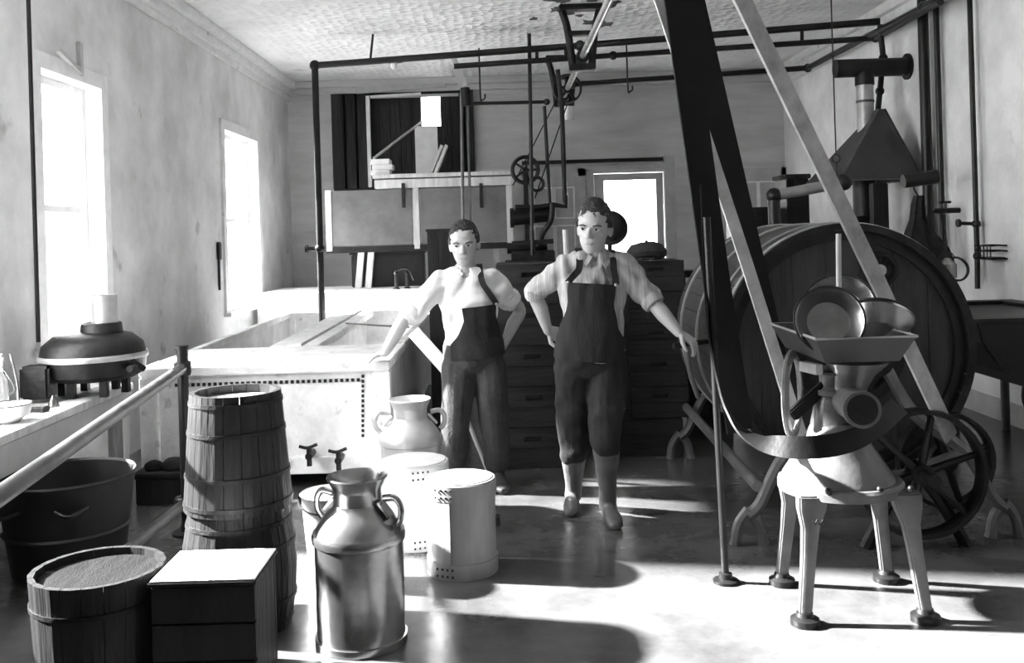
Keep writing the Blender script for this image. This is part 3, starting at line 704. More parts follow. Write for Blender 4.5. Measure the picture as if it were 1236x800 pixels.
# low open base crate carrying the stack
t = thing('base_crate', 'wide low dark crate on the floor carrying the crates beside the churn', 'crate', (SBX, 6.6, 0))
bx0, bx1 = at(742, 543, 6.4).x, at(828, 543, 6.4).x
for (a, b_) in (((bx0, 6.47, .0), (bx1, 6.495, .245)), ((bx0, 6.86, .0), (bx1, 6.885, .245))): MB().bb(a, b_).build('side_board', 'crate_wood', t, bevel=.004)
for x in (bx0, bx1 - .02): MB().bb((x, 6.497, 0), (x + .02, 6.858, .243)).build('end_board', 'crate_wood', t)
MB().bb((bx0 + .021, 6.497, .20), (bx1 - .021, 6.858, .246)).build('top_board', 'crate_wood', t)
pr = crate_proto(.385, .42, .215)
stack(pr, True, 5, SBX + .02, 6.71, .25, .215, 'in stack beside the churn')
# crates with lit sides painted pale right behind, seen past the churn
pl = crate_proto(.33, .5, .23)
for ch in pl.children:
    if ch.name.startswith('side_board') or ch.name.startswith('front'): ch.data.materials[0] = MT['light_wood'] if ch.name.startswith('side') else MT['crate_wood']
stack(pl, True, 3, SBX + .44, 7.15, .0, .23, 'with painted-in light on its sides behind the churn drum')
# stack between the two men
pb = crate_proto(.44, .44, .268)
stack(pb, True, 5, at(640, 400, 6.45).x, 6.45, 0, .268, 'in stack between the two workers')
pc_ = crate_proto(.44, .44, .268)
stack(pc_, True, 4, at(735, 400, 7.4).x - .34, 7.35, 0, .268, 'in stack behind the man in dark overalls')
# tall crate box near the short man's head
p = at(534, 300, 7.6)
t = thing('dark_cupboard', 'dark upright cupboard behind the shoulder of the man in the white shirt', 'cupboard', (p.x, 7.7, 0))
zt = at(534, 276, 7.6).z; x0, x1 = at(516, 300, 7.6).x, at(560, 300, 7.6).x
MB().bb((x0, 7.6, 0), (x1, 7.95, zt - .02)).build('cupboard_body', 'dark_wood', t)
MB().bb((x0 - .012, 7.585, zt - .02), (x1 + .012, 7.96, zt)).build('cupboard_top', 'dark_wood', t, bevel=.004)
for z0, z1 in ((.05, .62), (.66, zt - .05)): MB().bb((x0 + .02, 7.585, z0), (x1 - .02, 7.6, z1)).build('door', 'dark_wood', t, bevel=.004)
MB().sphere((x0 + .05, 7.575, 1.1), .014).build('knob', 'hoop', t, smooth=True)
# pale folded board leaning beside the short man
t = thing('pale_paddle', 'pale wooden paddle blade leaning beside the vat corner', 'paddle', at(520, 430, 5.98))
MB().bar(at(499, 400, 6.0), at(540, 446, 6.0), .085, .02, (0, 1, 0)).build('blade', 'paper', t, bevel=.004)
MB().cyl(at(540, 446, 6.0), V((at(590, 560, 6.0).x, 6.1, .0)), .014).build('shaft', 'light_wood', t, smooth=True)
# cap on the crates
c = V((SBX - .03, 6.6, .25 + 5 * .215)); t = thing('flat_cap', 'dark cloth cap lying on the top crate of the stack by the churn', 'cap', c)
cp = MB().lathe([(.10, .0), (.135, .03), (.14, .06), (.11, .105), (.05, .125), (.001, .127)], 28, c=c)
for v in cp.v: v += V((0, 0, 1)) * .012 * noise.noise(v * 14)
cp.build('crown', 'cloth_dark', t, smooth=True)
MB().prism([(c.x - .09, c.y - .10), (c.x - .06, c.y - .17), (c.x + .02, c.y - .185), (c.x + .09, c.y - .10), (c.x, c.y - .06)], 'z', c.z + .005, c.z + .02).build('brim', 'cloth_dark', t, bevel=.004)
MB().sphere((c.x, c.y, c.z + .128), .012).build('button', 'cloth_dark', t, smooth=True)
# hanging hat behind the taller man
h = at(737, 272, 7.9)
t = thing('round_bundle', 'dark round felt hat hung on a peg post behind the taller man', 'hat', h)
hm = MB().sphere(h, (.09, .07, .13), n=20, m=12)
for v in hm.v: v += V((1, .3, 1)) * .02 * noise.noise(v * 9)
hm.build('crown', 'cloth_dark', t, smooth=True)
MB().lathe([(.08, -.01), (.15, -.005), (.15, .005), (.08, .01)], 28, Matrix.Rotation(R(75), 4, 'X'), c=h + V((0, .04, -.02))).build('brim', 'cloth_dark', t, smooth=True)
MB().cyl((h.x, h.y + .1, 0), (h.x, h.y + .1, h.z), .02).build('peg_post', 'dark_wood', t, smooth=True)
# pale broom handle and an added white can standing in for background daylight
b0 = at(684, 300, 6.0); tag(MB().cyl((b0.x + .04, 6.05, 0), at(682, 277, 6.0), .017).build('broom_handle', 'light_wood', None, True, origin=(b0.x, 6.05, 0)), 'pale broom handle standing behind the shoulder of the taller man', 'handle')
w0 = at(752, 470, 7.55); t = thing('daylight_can', 'added white can standing in for daylight between the taller man and crates', 'can', (w0.x, 7.55, 0))
MB().lathe([(.13, 0), (.135, .01), (.135, .52), (.14, .53), (.13, .54), (.06, .56), (.001, .56)], 28, c=(w0.x, 7.55, 0)).build('can_body', 'white_paint', t, smooth=True)
MB().lathe([(.03, .55), (.03, .58), (.001, .585)], 14, c=(w0.x, 7.55, 0)).build('lid_knob', 'iron', t, smooth=True)
# small dark framed notice by the churn
c = at(826, 332, 7.6)
t = thing('tin_case', 'small dark case with a white label on the crates with painted-in light behind the churn', 'case', (c.x, 7.25, .69))
x0 = SBX + .30
MB().bb((x0, 7.1, .69), (x0 + .2, 7.3, 1.22)).build('case_body', 'iron', t, bevel=.006)
MB().bb((x0 + .03, 7.094, 1.13), (x0 + .17, 7.1, 1.17)).build('paper_label', 'paper', t)

# ================================================================ pumping machinery at the back
my = 10.2
mx = at(640, 280, my).x
t = thing('pump_engine', 'dark belt driven pump with flywheel and pipes between the workers', 'pump', (mx, my, 0))
zb = at(640, 300, my).z
MB().bb((mx - .28, my - .25, 0), (mx + .4, my + .25, zb - .12)).build('bed', 'iron', t, bevel=.01)
c1, c2 = at(618, 263, my), at(662, 258, my)
MB().cyl(c1, c2, .085).build('cylinder', 'iron', t, smooth=True)
for q in (c1, c1.lerp(c2, .5), c2):
    MB().cyl(q - V((.02, 0, 0)), q + V((.02, 0, 0)), .105).build('flange', 'iron', t, smooth=True)
MB().bb((c1.x - .02, my - .12, zb - .12), (c2.x + .05, my + .12, zb - .02)).build('crankcase', 'iron', t, bevel=.01)
MB().cyl(at(660, 296, my) , at(612, 300, my), .06).build('lower_cylinder', 'iron', t, smooth=True)
w = at(634, 205, my + .15)
MB().tube(arc(w, .14, 0, 2 * math.pi, 28)[:-1], .022, 8, closed=True).build('flywheel_rim', 'iron', t, smooth=True)
for a in range(5): MB().cyl(w, w + V((math.cos(a * 1.257), 0, math.sin(a * 1.257))) * .14, .012).build('spoke', 'iron', t)
MB().cyl(w - V((0, .08, 0)), w + V((0, .08, 0)), .03).build('hub', 'iron', t, smooth=True)
MB().bar((w.x, my + .15, zb - .1), w, .05, .05, (1, 0, 0)).build('flywheel_stand', 'iron', t)
pts = [at(638, 228, my), at(660, 218, my), at(672, 214, my), at(682, 214, my), at(683, 200, my)]
w2 = at(648, 222, my - .1); MB().tube(arc(w2, .07, 0, 2 * math.pi, 20)[:-1], .018, 8, closed=True).build('small_pulley', 'iron', t, smooth=True)
MB().tube([at(622, 250, my - .1), at(650, 250, my - .1), at(668, 247, my - .1), at(683, 249, my - .1), at(682, 236, my - .1)], .028).build('pipe_run', 'iron', t, smooth=True)
MB().tube(curve([at(667, 246, my - .15), at(665, 266, my - .15), at(655, 282, my - .15), at(650, 298, my - .15)], 6), .03).build('elbow_pipe', 'iron', t, smooth=True)
MB().bar(at(618, 294, my - .2), at(668, 291, my - .2), .05, .05).build('cross_rod', 'iron', t)
# rocker rods (two slanting belts) to the shaft pulley
for i, (a, b_) in enumerate((((620, 222), (676, 112)), ((646, 238), (686, 122)))):
    tag(MB().ribbon([at(*a, my - .12), at(*b_, my + .6)], (0, 1, 0), .06, .012).build('drive_belt', 'belt', origin=at(*a, my - .12)), 'narrow slanting drive belt above the back pump, %s one' % ('upper' if i == 0 else 'lower'), 'belt', 'narrow belts above the pump')
# ================================================================ overhead piping
def pipe(label, pts, r, m='pipe', fit=True, group='iron pipes'):
    t = thing('iron_pipe', label, 'pipe', pts[0], group)
    MB().tube(pts, r, 10).build('run', m, t, smooth=True) if len(pts) == 2 else [MB().cyl(a, b_, r).build('run', m, t, smooth=True) for a, b_ in zip(pts, pts[1:])]
    if fit:
        for p in pts[1:-1]: MB().sphere(p, r * 1.6).build('elbow', m, t, smooth=True)
    return t
PY = 9.7
q0 = at(388, 362, PY); q0.z = .2
pt_ = pipe('dark supply pipe rising from the vat and running across below the ceiling', [q0, at(380, 79, PY), at(700, 55, PY), at(1062, 26, 8.97)], .034)
vp = at(386, 300, PY)
MB().cyl(vp, vp + V((-.12, 0, 0)), .022).build('valve_stem', 'pipe', pt_, smooth=True)
MB().cyl(vp + V((-.12, 0, 0)), vp + V((-.145, 0, 0)), .045).build('valve_wheel', 'pipe', pt_, smooth=True)
MB().sphere(vp, .05).build('valve_body', 'pipe', pt_, smooth=True)
p2 = pipe('lower dark pipe hung parallel beneath the supply pipe', [at(548, 80, PY), at(740, 67, PY), at(1057, 46, 9.2), at(1135, 2, 7.4)], .028)
p3 = pipe('dark pipe crossing the back wall and turning along the right wall', [at(690, 102, 11.4), at(975, 82, 11.0), at(1115, 9, 8.05), at(1160, -20, 7.2)], .032)
for (px, y0, y1) in ((648, 60, 76), (683, 56, 73), (968, 36, 52)):
    MB().cyl(at(px, y0, PY), at(px, y1, PY), .018).build('riser', 'pipe', p2, smooth=True)
pipe('thin dark pipe dropping from the supply pipe beside the right wall flue', [at(1062, 30, 8.95), at(1066, 70, 8.95), at(1062, 110, 8.95), at(1058, 150, 8.95)], .026)
# ceiling rod
a = at(638, 20, my - .3); pipe('tall thin vertical rod behind the workers reaching the ceiling', [V((a.x, a.y, H)), at(643, 308, my - .3)], .02, fit=False)
pipe('upright pipe with valve descending to the pump behind the taller man', [at(673, 84, my + .2), at(678, 125, my + .2), at(682, 245, my + .2)], .026)
pipe('thin pipe standing between the pump rods', [at(657, 128, my + .1), at(664, 250, my + .1)], .02, fit=False)
# swing pipe over the vat
sy = 9.9
t = thing('swing_spout', 'pale pair of hanging rods below a slanting bracket above the cooler', 'spout', at(560, 110, sy))
MB().bar(at(546, 66, sy), at(562, 104, sy), .03, .05).build('bracket', 'light_wood', t)
MB().bar(at(549, 82, sy), at(557, 108, sy), .025, .04).build('bracket', 'light_wood', t)
MB().cyl(at(557, 112, sy), at(559, 272, sy), .017).build('rod', 'cast', t, smooth=True)
MB().cyl(at(564, 112, sy), at(568, 272, sy), .014).build('rod', 'cast', t, smooth=True)
MB().cyl(at(561, 106, sy), at(563, 128, sy), .05).build('valve', 'iron', t, smooth=True)
MB().cyl(at(563, 125, sy), at(660, 123, sy), .018).build('arm', 'pipe', t, smooth=True)
MB().sphere(at(660, 123, sy), .035).build('arm_end', 'pipe', t, smooth=True)
# hooks
for (px, y0, y1, lab) in ((578, 58, 117, 'thin wire hook hanging from pipe near the slanting bracket'), (756, 52, 107, 'thin wire hook hanging from pipe right of the shaft hangers')):
    a, b_ = at(px, y0, PY), at(px + 2, y1, PY)
    tag(MB().tube(curve([a, b_, b_ + V((.02, 0, -.03)), b_ + V((.045, 0, -.01)), b_ + V((.045, 0, .03))], 6), .008, 6).build('wire_hook', 'iron', None, True, origin=a), lab, 'hook')
a, b_ = at(451, 33, PY), at(447, 72, PY)
tag(MB().cyl(a, b_, .012).build('hanger_rod', 'iron', None, True, origin=a), 'short dark hanger rod above the supply pipe corner', 'rod')
# hanging bulb
a = at(475, 70, 11.0)
t = thing('pendant_lamp', 'small pendant bulb with shallow shade below the ceiling', 'lamp', V((a.x, 11.0, a.z)))
MB().cyl((a.x, 11, a.z), (a.x, 11, H), .006).build('cord', 'iron', t)
MB().lathe([(.03, .02), (.05, 0), (.12, -.04), (.115, -.045), (.045, -.01)], 24, c=(a.x, 11, a.z)).build('shade', 'hood', t, smooth=True)
MB().sphere((a.x, 11, a.z - .08), (.04, .04, .06)).build('bulb', 'paper', t, smooth=True)
# line shaft with hangers
SX = .80; SZ = 3.12
t = thing('line_shaft', 'polished overhead line shaft carrying belt pulleys under the ceiling', 'shaft', (SX, 8, SZ))
MB().cyl((SX, 1.5, SZ), (SX, 11.6, SZ), .03).build('shaft_rod', 'hoop', t, smooth=True)
def hanger(y, lab):
    t = thing('shaft_hanger', lab, 'hanger', (SX, y, H), 'shaft hangers')
    MB().bb((SX - .2, y - .07, H - .05), (SX + .2, y + .07, H - .001)).build('ceiling_plate', 'iron', t, bevel=.008)
    for s in (-1, 1):
        MB().tube(curve([(SX + s * .17, y, H - .05), (SX + s * .13, y, H - .2), (SX + s * .1, y, H - .42), (SX + s * .09, y, SZ - .07)], 5), [(.03, .035)] * 16).build('arm', 'iron', t, smooth=True)
    MB().bb((SX - .12, y - .05, SZ - .12), (SX + .12, y + .05, SZ - .06)).build('yoke', 'iron', t, bevel=.01)
    MB().cyl((SX, y - .1, SZ), (SX, y + .1, SZ), .06).build('bearing', 'iron', t, smooth=True)
    MB().bb((SX - .13, y - .04, H - .28), (SX + .13, y + .04, H - .24)).build('tie_bar', 'iron', t)
for y, w in ((8.7, 'iron shaft hanger with bearing, the one nearer the tall belts'), (11.2, 'iron shaft hanger with bearing, nearest the back wall'), (5.0, 'iron shaft hanger with bearing, above the tall belts')): hanger(y, w)
def pulley(label, c, r, w, m='iron', ax='Y', spokes=5, hub=.05):
    t = thing('belt_pulley', label, 'pulley', c, 'belt pulleys'); c = V(c)
    d = V((0, 1, 0)) if ax == 'Y' else V((1, 0, 0)); M = Matrix.Rotation(R(90), 4, 'X') if ax == 'Y' else Matrix.Rotation(R(90), 4, 'Y')
    MB().lathe([(r, -w / 2), (r * 1.02, 0), (r, w / 2), (r - .02, w / 2), (r - .02, -w / 2)], 40, M, c=c, close=True).build('rim', m, t, smooth=True)
    MB().cyl(c - d * w * .6, c + d * w * .6, hub).build('hub', m, t, smooth=True)
    for k in range(spokes):
        a = 2 * math.pi * k / spokes + .3; e = (V((math.cos(a), 0, math.sin(a))) if ax == 'Y' else V((0, math.cos(a), math.sin(a)))) * (r - .01)
        MB().tube([c, c + e], [(.03, .018), (.022, .014)], 8).build('spoke', m, t, smooth=True)
    return t
pulley('dark belt pulley on the line shaft between the hangers', (SX, 10.6, SZ), .16, .1)
pulley('large dark belt pulley on the line shaft above the tall belts', (SX, 4.5, SZ), .32, .22)
pulley('second dark belt pulley on the line shaft nearer the doorway', (SX + .02, 3.9, SZ), .22, .2)
c = V((SX + .05, 11.2, SZ - .12))
tag(MB().cyl(c + V((0, 0, -.16)), c, .07).build('oil_cup', 'tin_pale', None, True, origin=c), 'small pale oil can hanging under the back shaft hanger', 'oil can')
# soot-dark ceiling plate above hanger
random.seed(3)
for k in range(22):
    x, y = SX + random.uniform(-.42, .42), 8.9 + random.uniform(-.9, .7)
    r = random.uniform(.03, .09)
    rr_ = [r * random.uniform(.45, 1.5) for _ in range(11)]
    tag(MB().ringloft([[V((x + q * rr_[i] * math.cos(i * .571), y + 1.6 * q * rr_[i] * math.sin(i * .571), H - dz)) for i in range(11)] for q, dz in ((1, .002), (.9, .005), (.5, .006))]).build('oil_splash', 'ash', origin=(x, y, H)), 'dark oil splash on the ceiling around the shaft hanger', 'stain', 'oil splashes on the ceiling')
# ================================================================ the churn
CC = at(1018, 420, 5.0); CR = .65; CY0, CY1 = 5.0, 6.15
cx, cz = CC.x, CC.z
t = thing('butter_churn', 'huge horizontal wooden barrel churn on curved iron stands', 'churn', (cx, 5.6, 0))
CHURN = t
nst = 40; an = math.pi / nst * .97
ring = lambda y: [V((cx + r * math.cos(a), y, cz + r * math.sin(a))) for r, a in ((CR, -an), (CR * 1.003, 0), (CR, an), (CR - .03, an), (CR - .03, -an))]
org = V((cx, 5.6, 0))
# staves share one mesh turned about the drum axis: built round a pivot at the axis
mb = MB().ringloft([[p - V((cx, 0, cz)) + V((0, 0, 0)) for p in ring(y)] for y in (CY0 - .05, CY1 + .05)])
me = bpy.data.meshes.new('stave'); me.from_pydata([tuple(p - V((0, 5.6, 0))) for p in mb.v], [], mb.f); me.materials.append(MT['churn_wood'])
for i in range(nst):
    s = bpy.data.objects.new('stave', me); COL.objects.link(s); s.parent = t; s.location = (0, 0, cz); s.rotation_euler.y = 2 * math.pi * i / nst
MX = Matrix.Rotation(R(90), 4, 'X')
for y, w, m in ((CY0 - .045, .05, 'hoop'), (CY0 + .13, .035, 'hoop'), (5.55, .05, 'hoop'), (CY1 - .12, .05, 'hoop')):
    MB().lathe([(CR + .003, -w / 2), (CR + .012, -w / 2), (CR + .012, w / 2), (CR + .003, w / 2)], 72, MX, c=(cx, y, cz), close=True).build('hoop', m, t, smooth=True)
# head: five wide boards cut to a disc
nb = 7
for i in range(nb):
    w = 2 * (CR - .032) / nb; x0 = -(CR - .032) + i * w + .0015; x1 = x0 + w - .003; poly = []
    rr = CR - .033
    xs = [x0 + (x1 - x0) * k / 8 for k in range(9)]
    top = [(x, math.sqrt(max(0, rr * rr - x * x))) for x in xs]; bot = [(x, -z) for x, z in reversed(top)]
    pl = [p for p in top + bot]
    if abs(pl[0][1]) < 1e-5: pl = pl[1:-1] + [pl[0]]
    clean = []
    for p in pl:
        if not clean or (abs(p[0] - clean[-1][0]) + abs(p[1] - clean[-1][1])) > 1e-4: clean.append(p)
    if abs(clean[0][0] - clean[-1][0]) + abs(clean[0][1] - clean[-1][1]) < 1e-4: clean.pop()
    MB().prism([(cx + p[0], cz + p[1]) for p in clean], 'y', CY0 - .02 + (i % 2) * .002, CY0 + .02).build('head_board', 'churn_wood', t)
MB().lathe([(CR - .032, -.001), (CR - .032, .03), (CR - .085, .03), (CR - .085, -.001)], 72, MX, c=(cx, CY0 - .022, cz), close=True).build('head_ring', 'iron', t, smooth=True)
MB().lathe([(CR - .01, -.02), (CR + .006, -.02), (CR + .006, .03), (CR - .03, .03), (CR - .03, .02), (CR - .012, .01)], 72, MX, c=(cx, CY0 - .06, cz), close=True).build('rim_ring', 'hoop_dark', t, smooth=True)
MB().lathe([(CR - .04, 0), (CR - .04, .02), (.001, .02)], 60, MX, c=(cx, CY1 + .03, cz)).build('back_head', 'churn_wood', t)
# spoked sight vent
sv = at(1062, 326, CY0 - .03)
g = MB().tube(arc((sv.x, CY0 - .03, sv.z), .085, 0, 2 * math.pi, 28)[:-1], .012, 8, closed=True).build('vent_ring', 'iron', t, smooth=True)
for k in range(12):
    a = k * math.pi / 6; MB().bar((sv.x, CY0 - .03, sv.z), (sv.x + .085 * math.cos(a), CY0 - .03, sv.z + .085 * math.sin(a)), .01, .008, (0, 1, 0)).build('vent_spoke', 'iron', g)
MB().cyl((sv.x, CY0 - .045, sv.z), (sv.x, CY0 - .02, sv.z), .03).build('vent_hub', 'hoop', g, smooth=True)
# axle, gear ring at hub
MB().cyl((cx, 4.55, cz), (cx, 6.5, cz), .05).build('axle', 'iron', t, smooth=True)
MB().lathe([(.3, -.02), (.3, .02), (.25, .02), (.25, -.02)], 48, MX, c=(cx, CY0 - .05, cz), close=True).build('hub_gear', 'iron', t, smooth=True)
for k in range(6):
    a = k * math.pi / 3; MB().bar((cx, CY0 - .05, cz), (cx + .27 * math.cos(a), CY0 - .05, cz + .27 * math.sin(a)), .03, .02, (0, 1, 0)).build('gear_spoke', 'iron', t)
# stands
for y in (4.62, 6.38):
    for s in (-1, 1):
        foot = .62 if s < 0 else .62
        pts = curve([(cx + s * .05, y, cz - .02), (cx + s * .2, y, cz - .28), (cx + s * .44, y, .42), (cx + s * .56, y, .2), (cx + s * (foot - .0), y, .14)], 6)
        MB().tube(pts, [(.035, .03)] * len(pts), 8).build('leg', 'cast', t, smooth=True)
        for d in (-.07, .07):
            MB().tube(curve([(cx + s * foot, y, .17), (cx + s * foot + d * .7, y, .1), (cx + s * foot + d, y, .0)], 5), [.026] * 10 + [.03], 8).build('foot_fork', 'cast', t, smooth=True)
    MB().cyl((cx, y - .07, cz), (cx, y + .07, cz), .085).build('bearing', 'iron', t, smooth=True)
    MB().tube(curve([(cx - .44, y, .42), (cx, y, .30), (cx + .44, y, .42)], 6), .025, 8).build('cross_brace', 'cast', t, smooth=True)
MB().cyl((cx - .57, 4.62, .28), (cx - .57, 6.38, .34), .028).build('tie_rod', 'cast', t, smooth=True)
# lid clamp handle where the taller man's hand rests
hp = at(834, 414, 4.98)
e = V((cx - math.sqrt(CR ** 2 - (hp.z - cz) ** 2) + .03, 5.12, hp.z))
MB().cyl(e, hp + V((-.09, .01, -.015)), .016).build('clamp_handle', 'iron', t, smooth=True)
MB().tube(curve([hp + V((-.02, .03, -.02)), hp + V((0, .05, -.16)), hp + V((.05, .1, -.3))], 6), .014).build('clamp_lever', 'cast', t, smooth=True)
MB().box(e + V((-.02, 0, 0)), (.06, .1, .1)).build('clamp_plate', 'iron', t, bevel=.008)

# shifter post
b0 = at(876, 702, 4.14); 
t = thing('shifter_post', 'slim dark upright post with round floor flange beside the churn', 'post', (b0.x, 4.14, 0))
tp = at(853, 262, 4.14)
MB().cyl((b0.x, 4.14, 0), tp, .016).build('shaft', 'pipe', t, smooth=True)
MB().lathe([(.055, 0), (.055, .012), (.03, .02), (.028, .04), (.018, .045)], 20, c=(b0.x, 4.14, 0)).build('flange', 'iron', t, smooth=True)
# belts
def belt(label, pts, wv, w, th, m):
    return tag(MB().ribbon(pts, wv, w, th).build('drive_belt', m, None, True, origin=pts[0]), label, 'belt', 'tall drive belts')
yv = (1, .25, 0)
belt('wide black leather drive belt in front, hanging from the line shaft to the churn', [at(812, -150, 4.35), at(818, 0, 4.38), at(865, 340, 4.5), at(893, 520, 4.62)], yv, .135, .012, 'belt')
belt('black leather drive belt slanting behind the widest belt toward the churn', [at(790, -150, 4.62), at(833, 0, 4.65), at(895, 260, 4.75), at(940, 430, 4.82)], yv, [.16, .15, .13, .08], .012, 'belt')
belt('pale narrow canvas belt crossing behind the black belts', [at(745, -150, 4.45), at(797, 0, 4.5), at(905, 330, 4.55), at(968, 530, 4.5)], yv, .062, .012, 'belt_pale')
belt('worn leather belt slanting down to the drive wheel, in front of the churn head', [at(820, -150, 3.8), at(896, 0, 3.95), at(1062, 345, 4.3), at(1148, 528, 4.48)], (1, .5, .2), .085, .014, 'belt_mid')
sp = [at(846, 225, 4.3), at(853, 380, 4.15), at(866, 460, 4.0), at(884, 505, 3.85), at(915, 532, 3.72), at(960, 540, 3.62), at(1010, 536, 3.62), at(1050, 520, 3.72), at(1085, 490, 4.0)]
wvs = [(.2, 1, 0), (.2, 1, 0), (.22, 1, -.05), (.22, 1, 0), (.2, .9, .3), (0, .3, 1), (0, .2, 1), (.1, .3, 1), (0, .8, .5)]
k8 = curve(sp, 6); wv8 = []
for i in range(len(sp) - 1):
    for j in range(6): wv8.append(V(wvs[i]).lerp(V(wvs[i + 1]), j / 6))
wv8.append(V(wvs[-1]))
belt('slack black belt looping around the neck of the separator', k8, wv8, .085, .008, 'belt')

# drive wheel low on the right
dw = at(1092, 560, 4.62)
tw = pulley('dark spoked drive wheel low in front of the churn', (dw.x, 4.45, dw.z), .30, .09, spokes=6)
MB().cyl((dw.x, 4.3, dw.z), (dw.x, 4.53, dw.z), .03).build('axle', 'iron', tw, smooth=True)
for s in (-1, 1): MB().tube(curve([(dw.x, 4.52, dw.z), (dw.x + s * .1, 4.52, .25), (dw.x + s * .24, 4.52, 0)], 6), .03, 8).build('pedestal_leg', 'iron', tw, smooth=True)
dw2 = at(1120, 640, 4.9)
pulley('smaller dark gear wheel behind the drive wheel at churn foot', (cx + .42, 4.79, .34), .24, .07, spokes=4)

# ================================================================ separator
SXc, SYc = 1.385, 3.88
PZ = .50
t = thing('cream_separator', 'grey cast iron cream separator with bell body on four flared legs', 'separator', (SXc, SYc, 0))
for (fx, fy, m) in ((1.135, 3.68, 'cast'), (1.60, 3.68, 'iron'), (1.62, 4.10, 'iron'), (1.17, 4.10, 'iron')):
    ix = SXc + (fx - SXc) * .78; iy = SYc + (fy - SYc) * .78
    rings = []
    for (k, w, d) in ((0, .115, .06), (.12, .105, .055), (.28, .065, .045), (.5, .055, .04), (.85, .05, .036), (1, .048, .036)):
        p = V((ix, iy, PZ - .01)).lerp(V((fx, fy, .04)), k)
        rings.append([p + V((a * w / 2, b_ * d / 2, 0)) for a, b_ in ((-1, -1), (-.4, -1.25), (.4, -1.25), (1, -1), (1, 1), (-1, 1))])
    MB().ringloft(rings).build('leg', m if m == 'cast' else 'cast', t, bevel=.006, smooth=True)
    MB().lathe([(.055, 0), (.055, .025), (.035, .035), (.03, .05)], 18, c=(fx, fy, 0)).build('foot', 'iron', t, smooth=True)
MB().lathe([(.20, PZ - .03), (.245, PZ - .03), (.245, PZ), (.235, PZ + .012), (.19, PZ + .012)], 48, c=(SXc - .03, SYc, 0)).build('base_ring', 'cast', t, smooth=True)
MB().lathe([(.225, PZ), (.215, PZ + .03), (.17, PZ + .10), (.125, PZ + .17), (.10, PZ + .225), (.092, PZ + .24)], 48, c=(SXc - .04, SYc, 0)).build('bell', 'cast', t, smooth=True)
MB().lathe([(.09, PZ + .23), (.075, PZ + .30), (.062, PZ + .345), (.058, PZ + .35), (.072, PZ + .352), (.074, PZ + .372), (.058, PZ + .375), (.05, PZ + .385), (.05, PZ + .43), (.06, PZ + .435), (.06, PZ + .445), (.02, PZ + .445)], 36, c=(SXc - .05, SYc, 0)).build('neck', 'cast', t, smooth=True)
for s in (-.12, .08, .2):
    MB().sphere((SXc - .03 + s, SYc - .21, PZ + .015), .014).build('bolt', 'iron', t, smooth=True)
mk = MB(); lg = V((1.19, 3.69, .40))
for a_, b2 in (((-.022, .008), (-.014, -.008)), ((-.014, -.008), (-.004, .012)), ((-.004, .012), (.004, -.010)), ((.004, -.010), (.018, .010))):
    mk.bar(lg + V((a_[0], -.036, a_[1])), lg + V((b2[0], -.036, b2[1])), .004, .004, (0, 1, 0))
mk.build('casting_mark', 'hoop_dark', t)
# arm between neck and ring
c = at(957, 476, 3.95)
MB().tube(arc(c, .165, 0, 2 * math.pi, 40, ux=(.45, .85, 0))[:-1], [(.012, .022)] * 40, 8, closed=True).build('hand_wheel', 'pipe_white', t, smooth=True)
MB().bar(c + V((-.04, -.1, -.07)), (SXc - .05, SYc, PZ + .41), .03, .05).build('wheel_arm', 'iron', t, bevel=.006)
MB().cyl((SXc - .13, SYc - .02, PZ + .455), (SXc + .1, SYc - .02, PZ + .46), .014).build('cross_shaft', 'cast', t, smooth=True)
MB().bar((SXc - .15, SYc + .06, PZ + .46), (SXc - .12, SYc - .06, PZ + .46), .03, .04).build('shaft_clip', 'hoop', t)
# delivery cylinder and throat
q0, q1 = at(1010, 478, 3.98), at(1040, 494, 3.62)
MB().cyl(q0, q1, .062).build('spout_pipe', 'cast', t, smooth=True)
d = (q1 - q0).normalized()
MB().tube([q1 - d * .01, q1 + d * .012], .071, 24).build('spout_collar', 'cast', t, smooth=True)
MB().tube([q1 + d * .0125, q1 + d * .014], .058, 24).build('spout_mouth_shade', 'iron', t)  # black disc standing in for the shade inside the open spout
th0 = at(1035, 437, 3.85); th1 = at(1022, 478, 3.85)
rg = []
for (k, w) in ((0, .125), (.15, .11), (.4, .085), (.75, .072), (1, .07)):
    p = th0.lerp(th1, k); rg.append([p + V((w * math.cos(2 * math.pi * j / 24), .8 * w * math.sin(2 * math.pi * j / 24), 0)) for j in range(24)])
MB().ringloft(rg).build('throat', 'cast', t, smooth=True)
# supply tray
f0, f1 = at(985, 411, 3.66), at(1107, 404, 3.66)
y0, y1 = 3.66, 4.28; zt = (f0.z + f1.z) / 2; x0, x1 = f0.x, f1.x; dp = .10
t = thing('supply_tray', 'rectangular sheet metal supply tray holding pans on top of the separator', 'tray', ((x0 + x1) / 2, (y0 + y1) / 2, zt - dp))
top = [(x0, y0), (x1, y0), (x1, y1), (x0, y1)]; bot = [(x0 + .05, y0 + .05), (x1 - .05, y0 + .05), (x1 - .05, y1 - .05), (x0 + .05, y1 - .05)]
TRAYZ = zt - dp
for i, m in zip(range(4), ('hood', 'galv', 'hood', 'galv')):
    a, b_, c_, d_ = top[i], top[(i + 1) % 4], bot[(i + 1) % 4], bot[i]
    mid = V(((x0 + x1) / 2, (y0 + y1) / 2, 0))
    def pv(p, z): return V((p[0], p[1], z))
    outer = [pv(a, zt), pv(b_, zt), pv(c_, TRAYZ), pv(d_, TRAYZ)]
    nrm = ((outer[1] - outer[0]).cross(outer[3] - outer[0])).normalized() * .004
    MB().ringloft([outer, [p + nrm for p in outer]]).build('tray_side', 'hood', t)
MB().bb((bot[0][0], bot[0][1], TRAYZ), (bot[2][0], bot[2][1], TRAYZ + .005)).build('tray_bottom', 'galv', t)
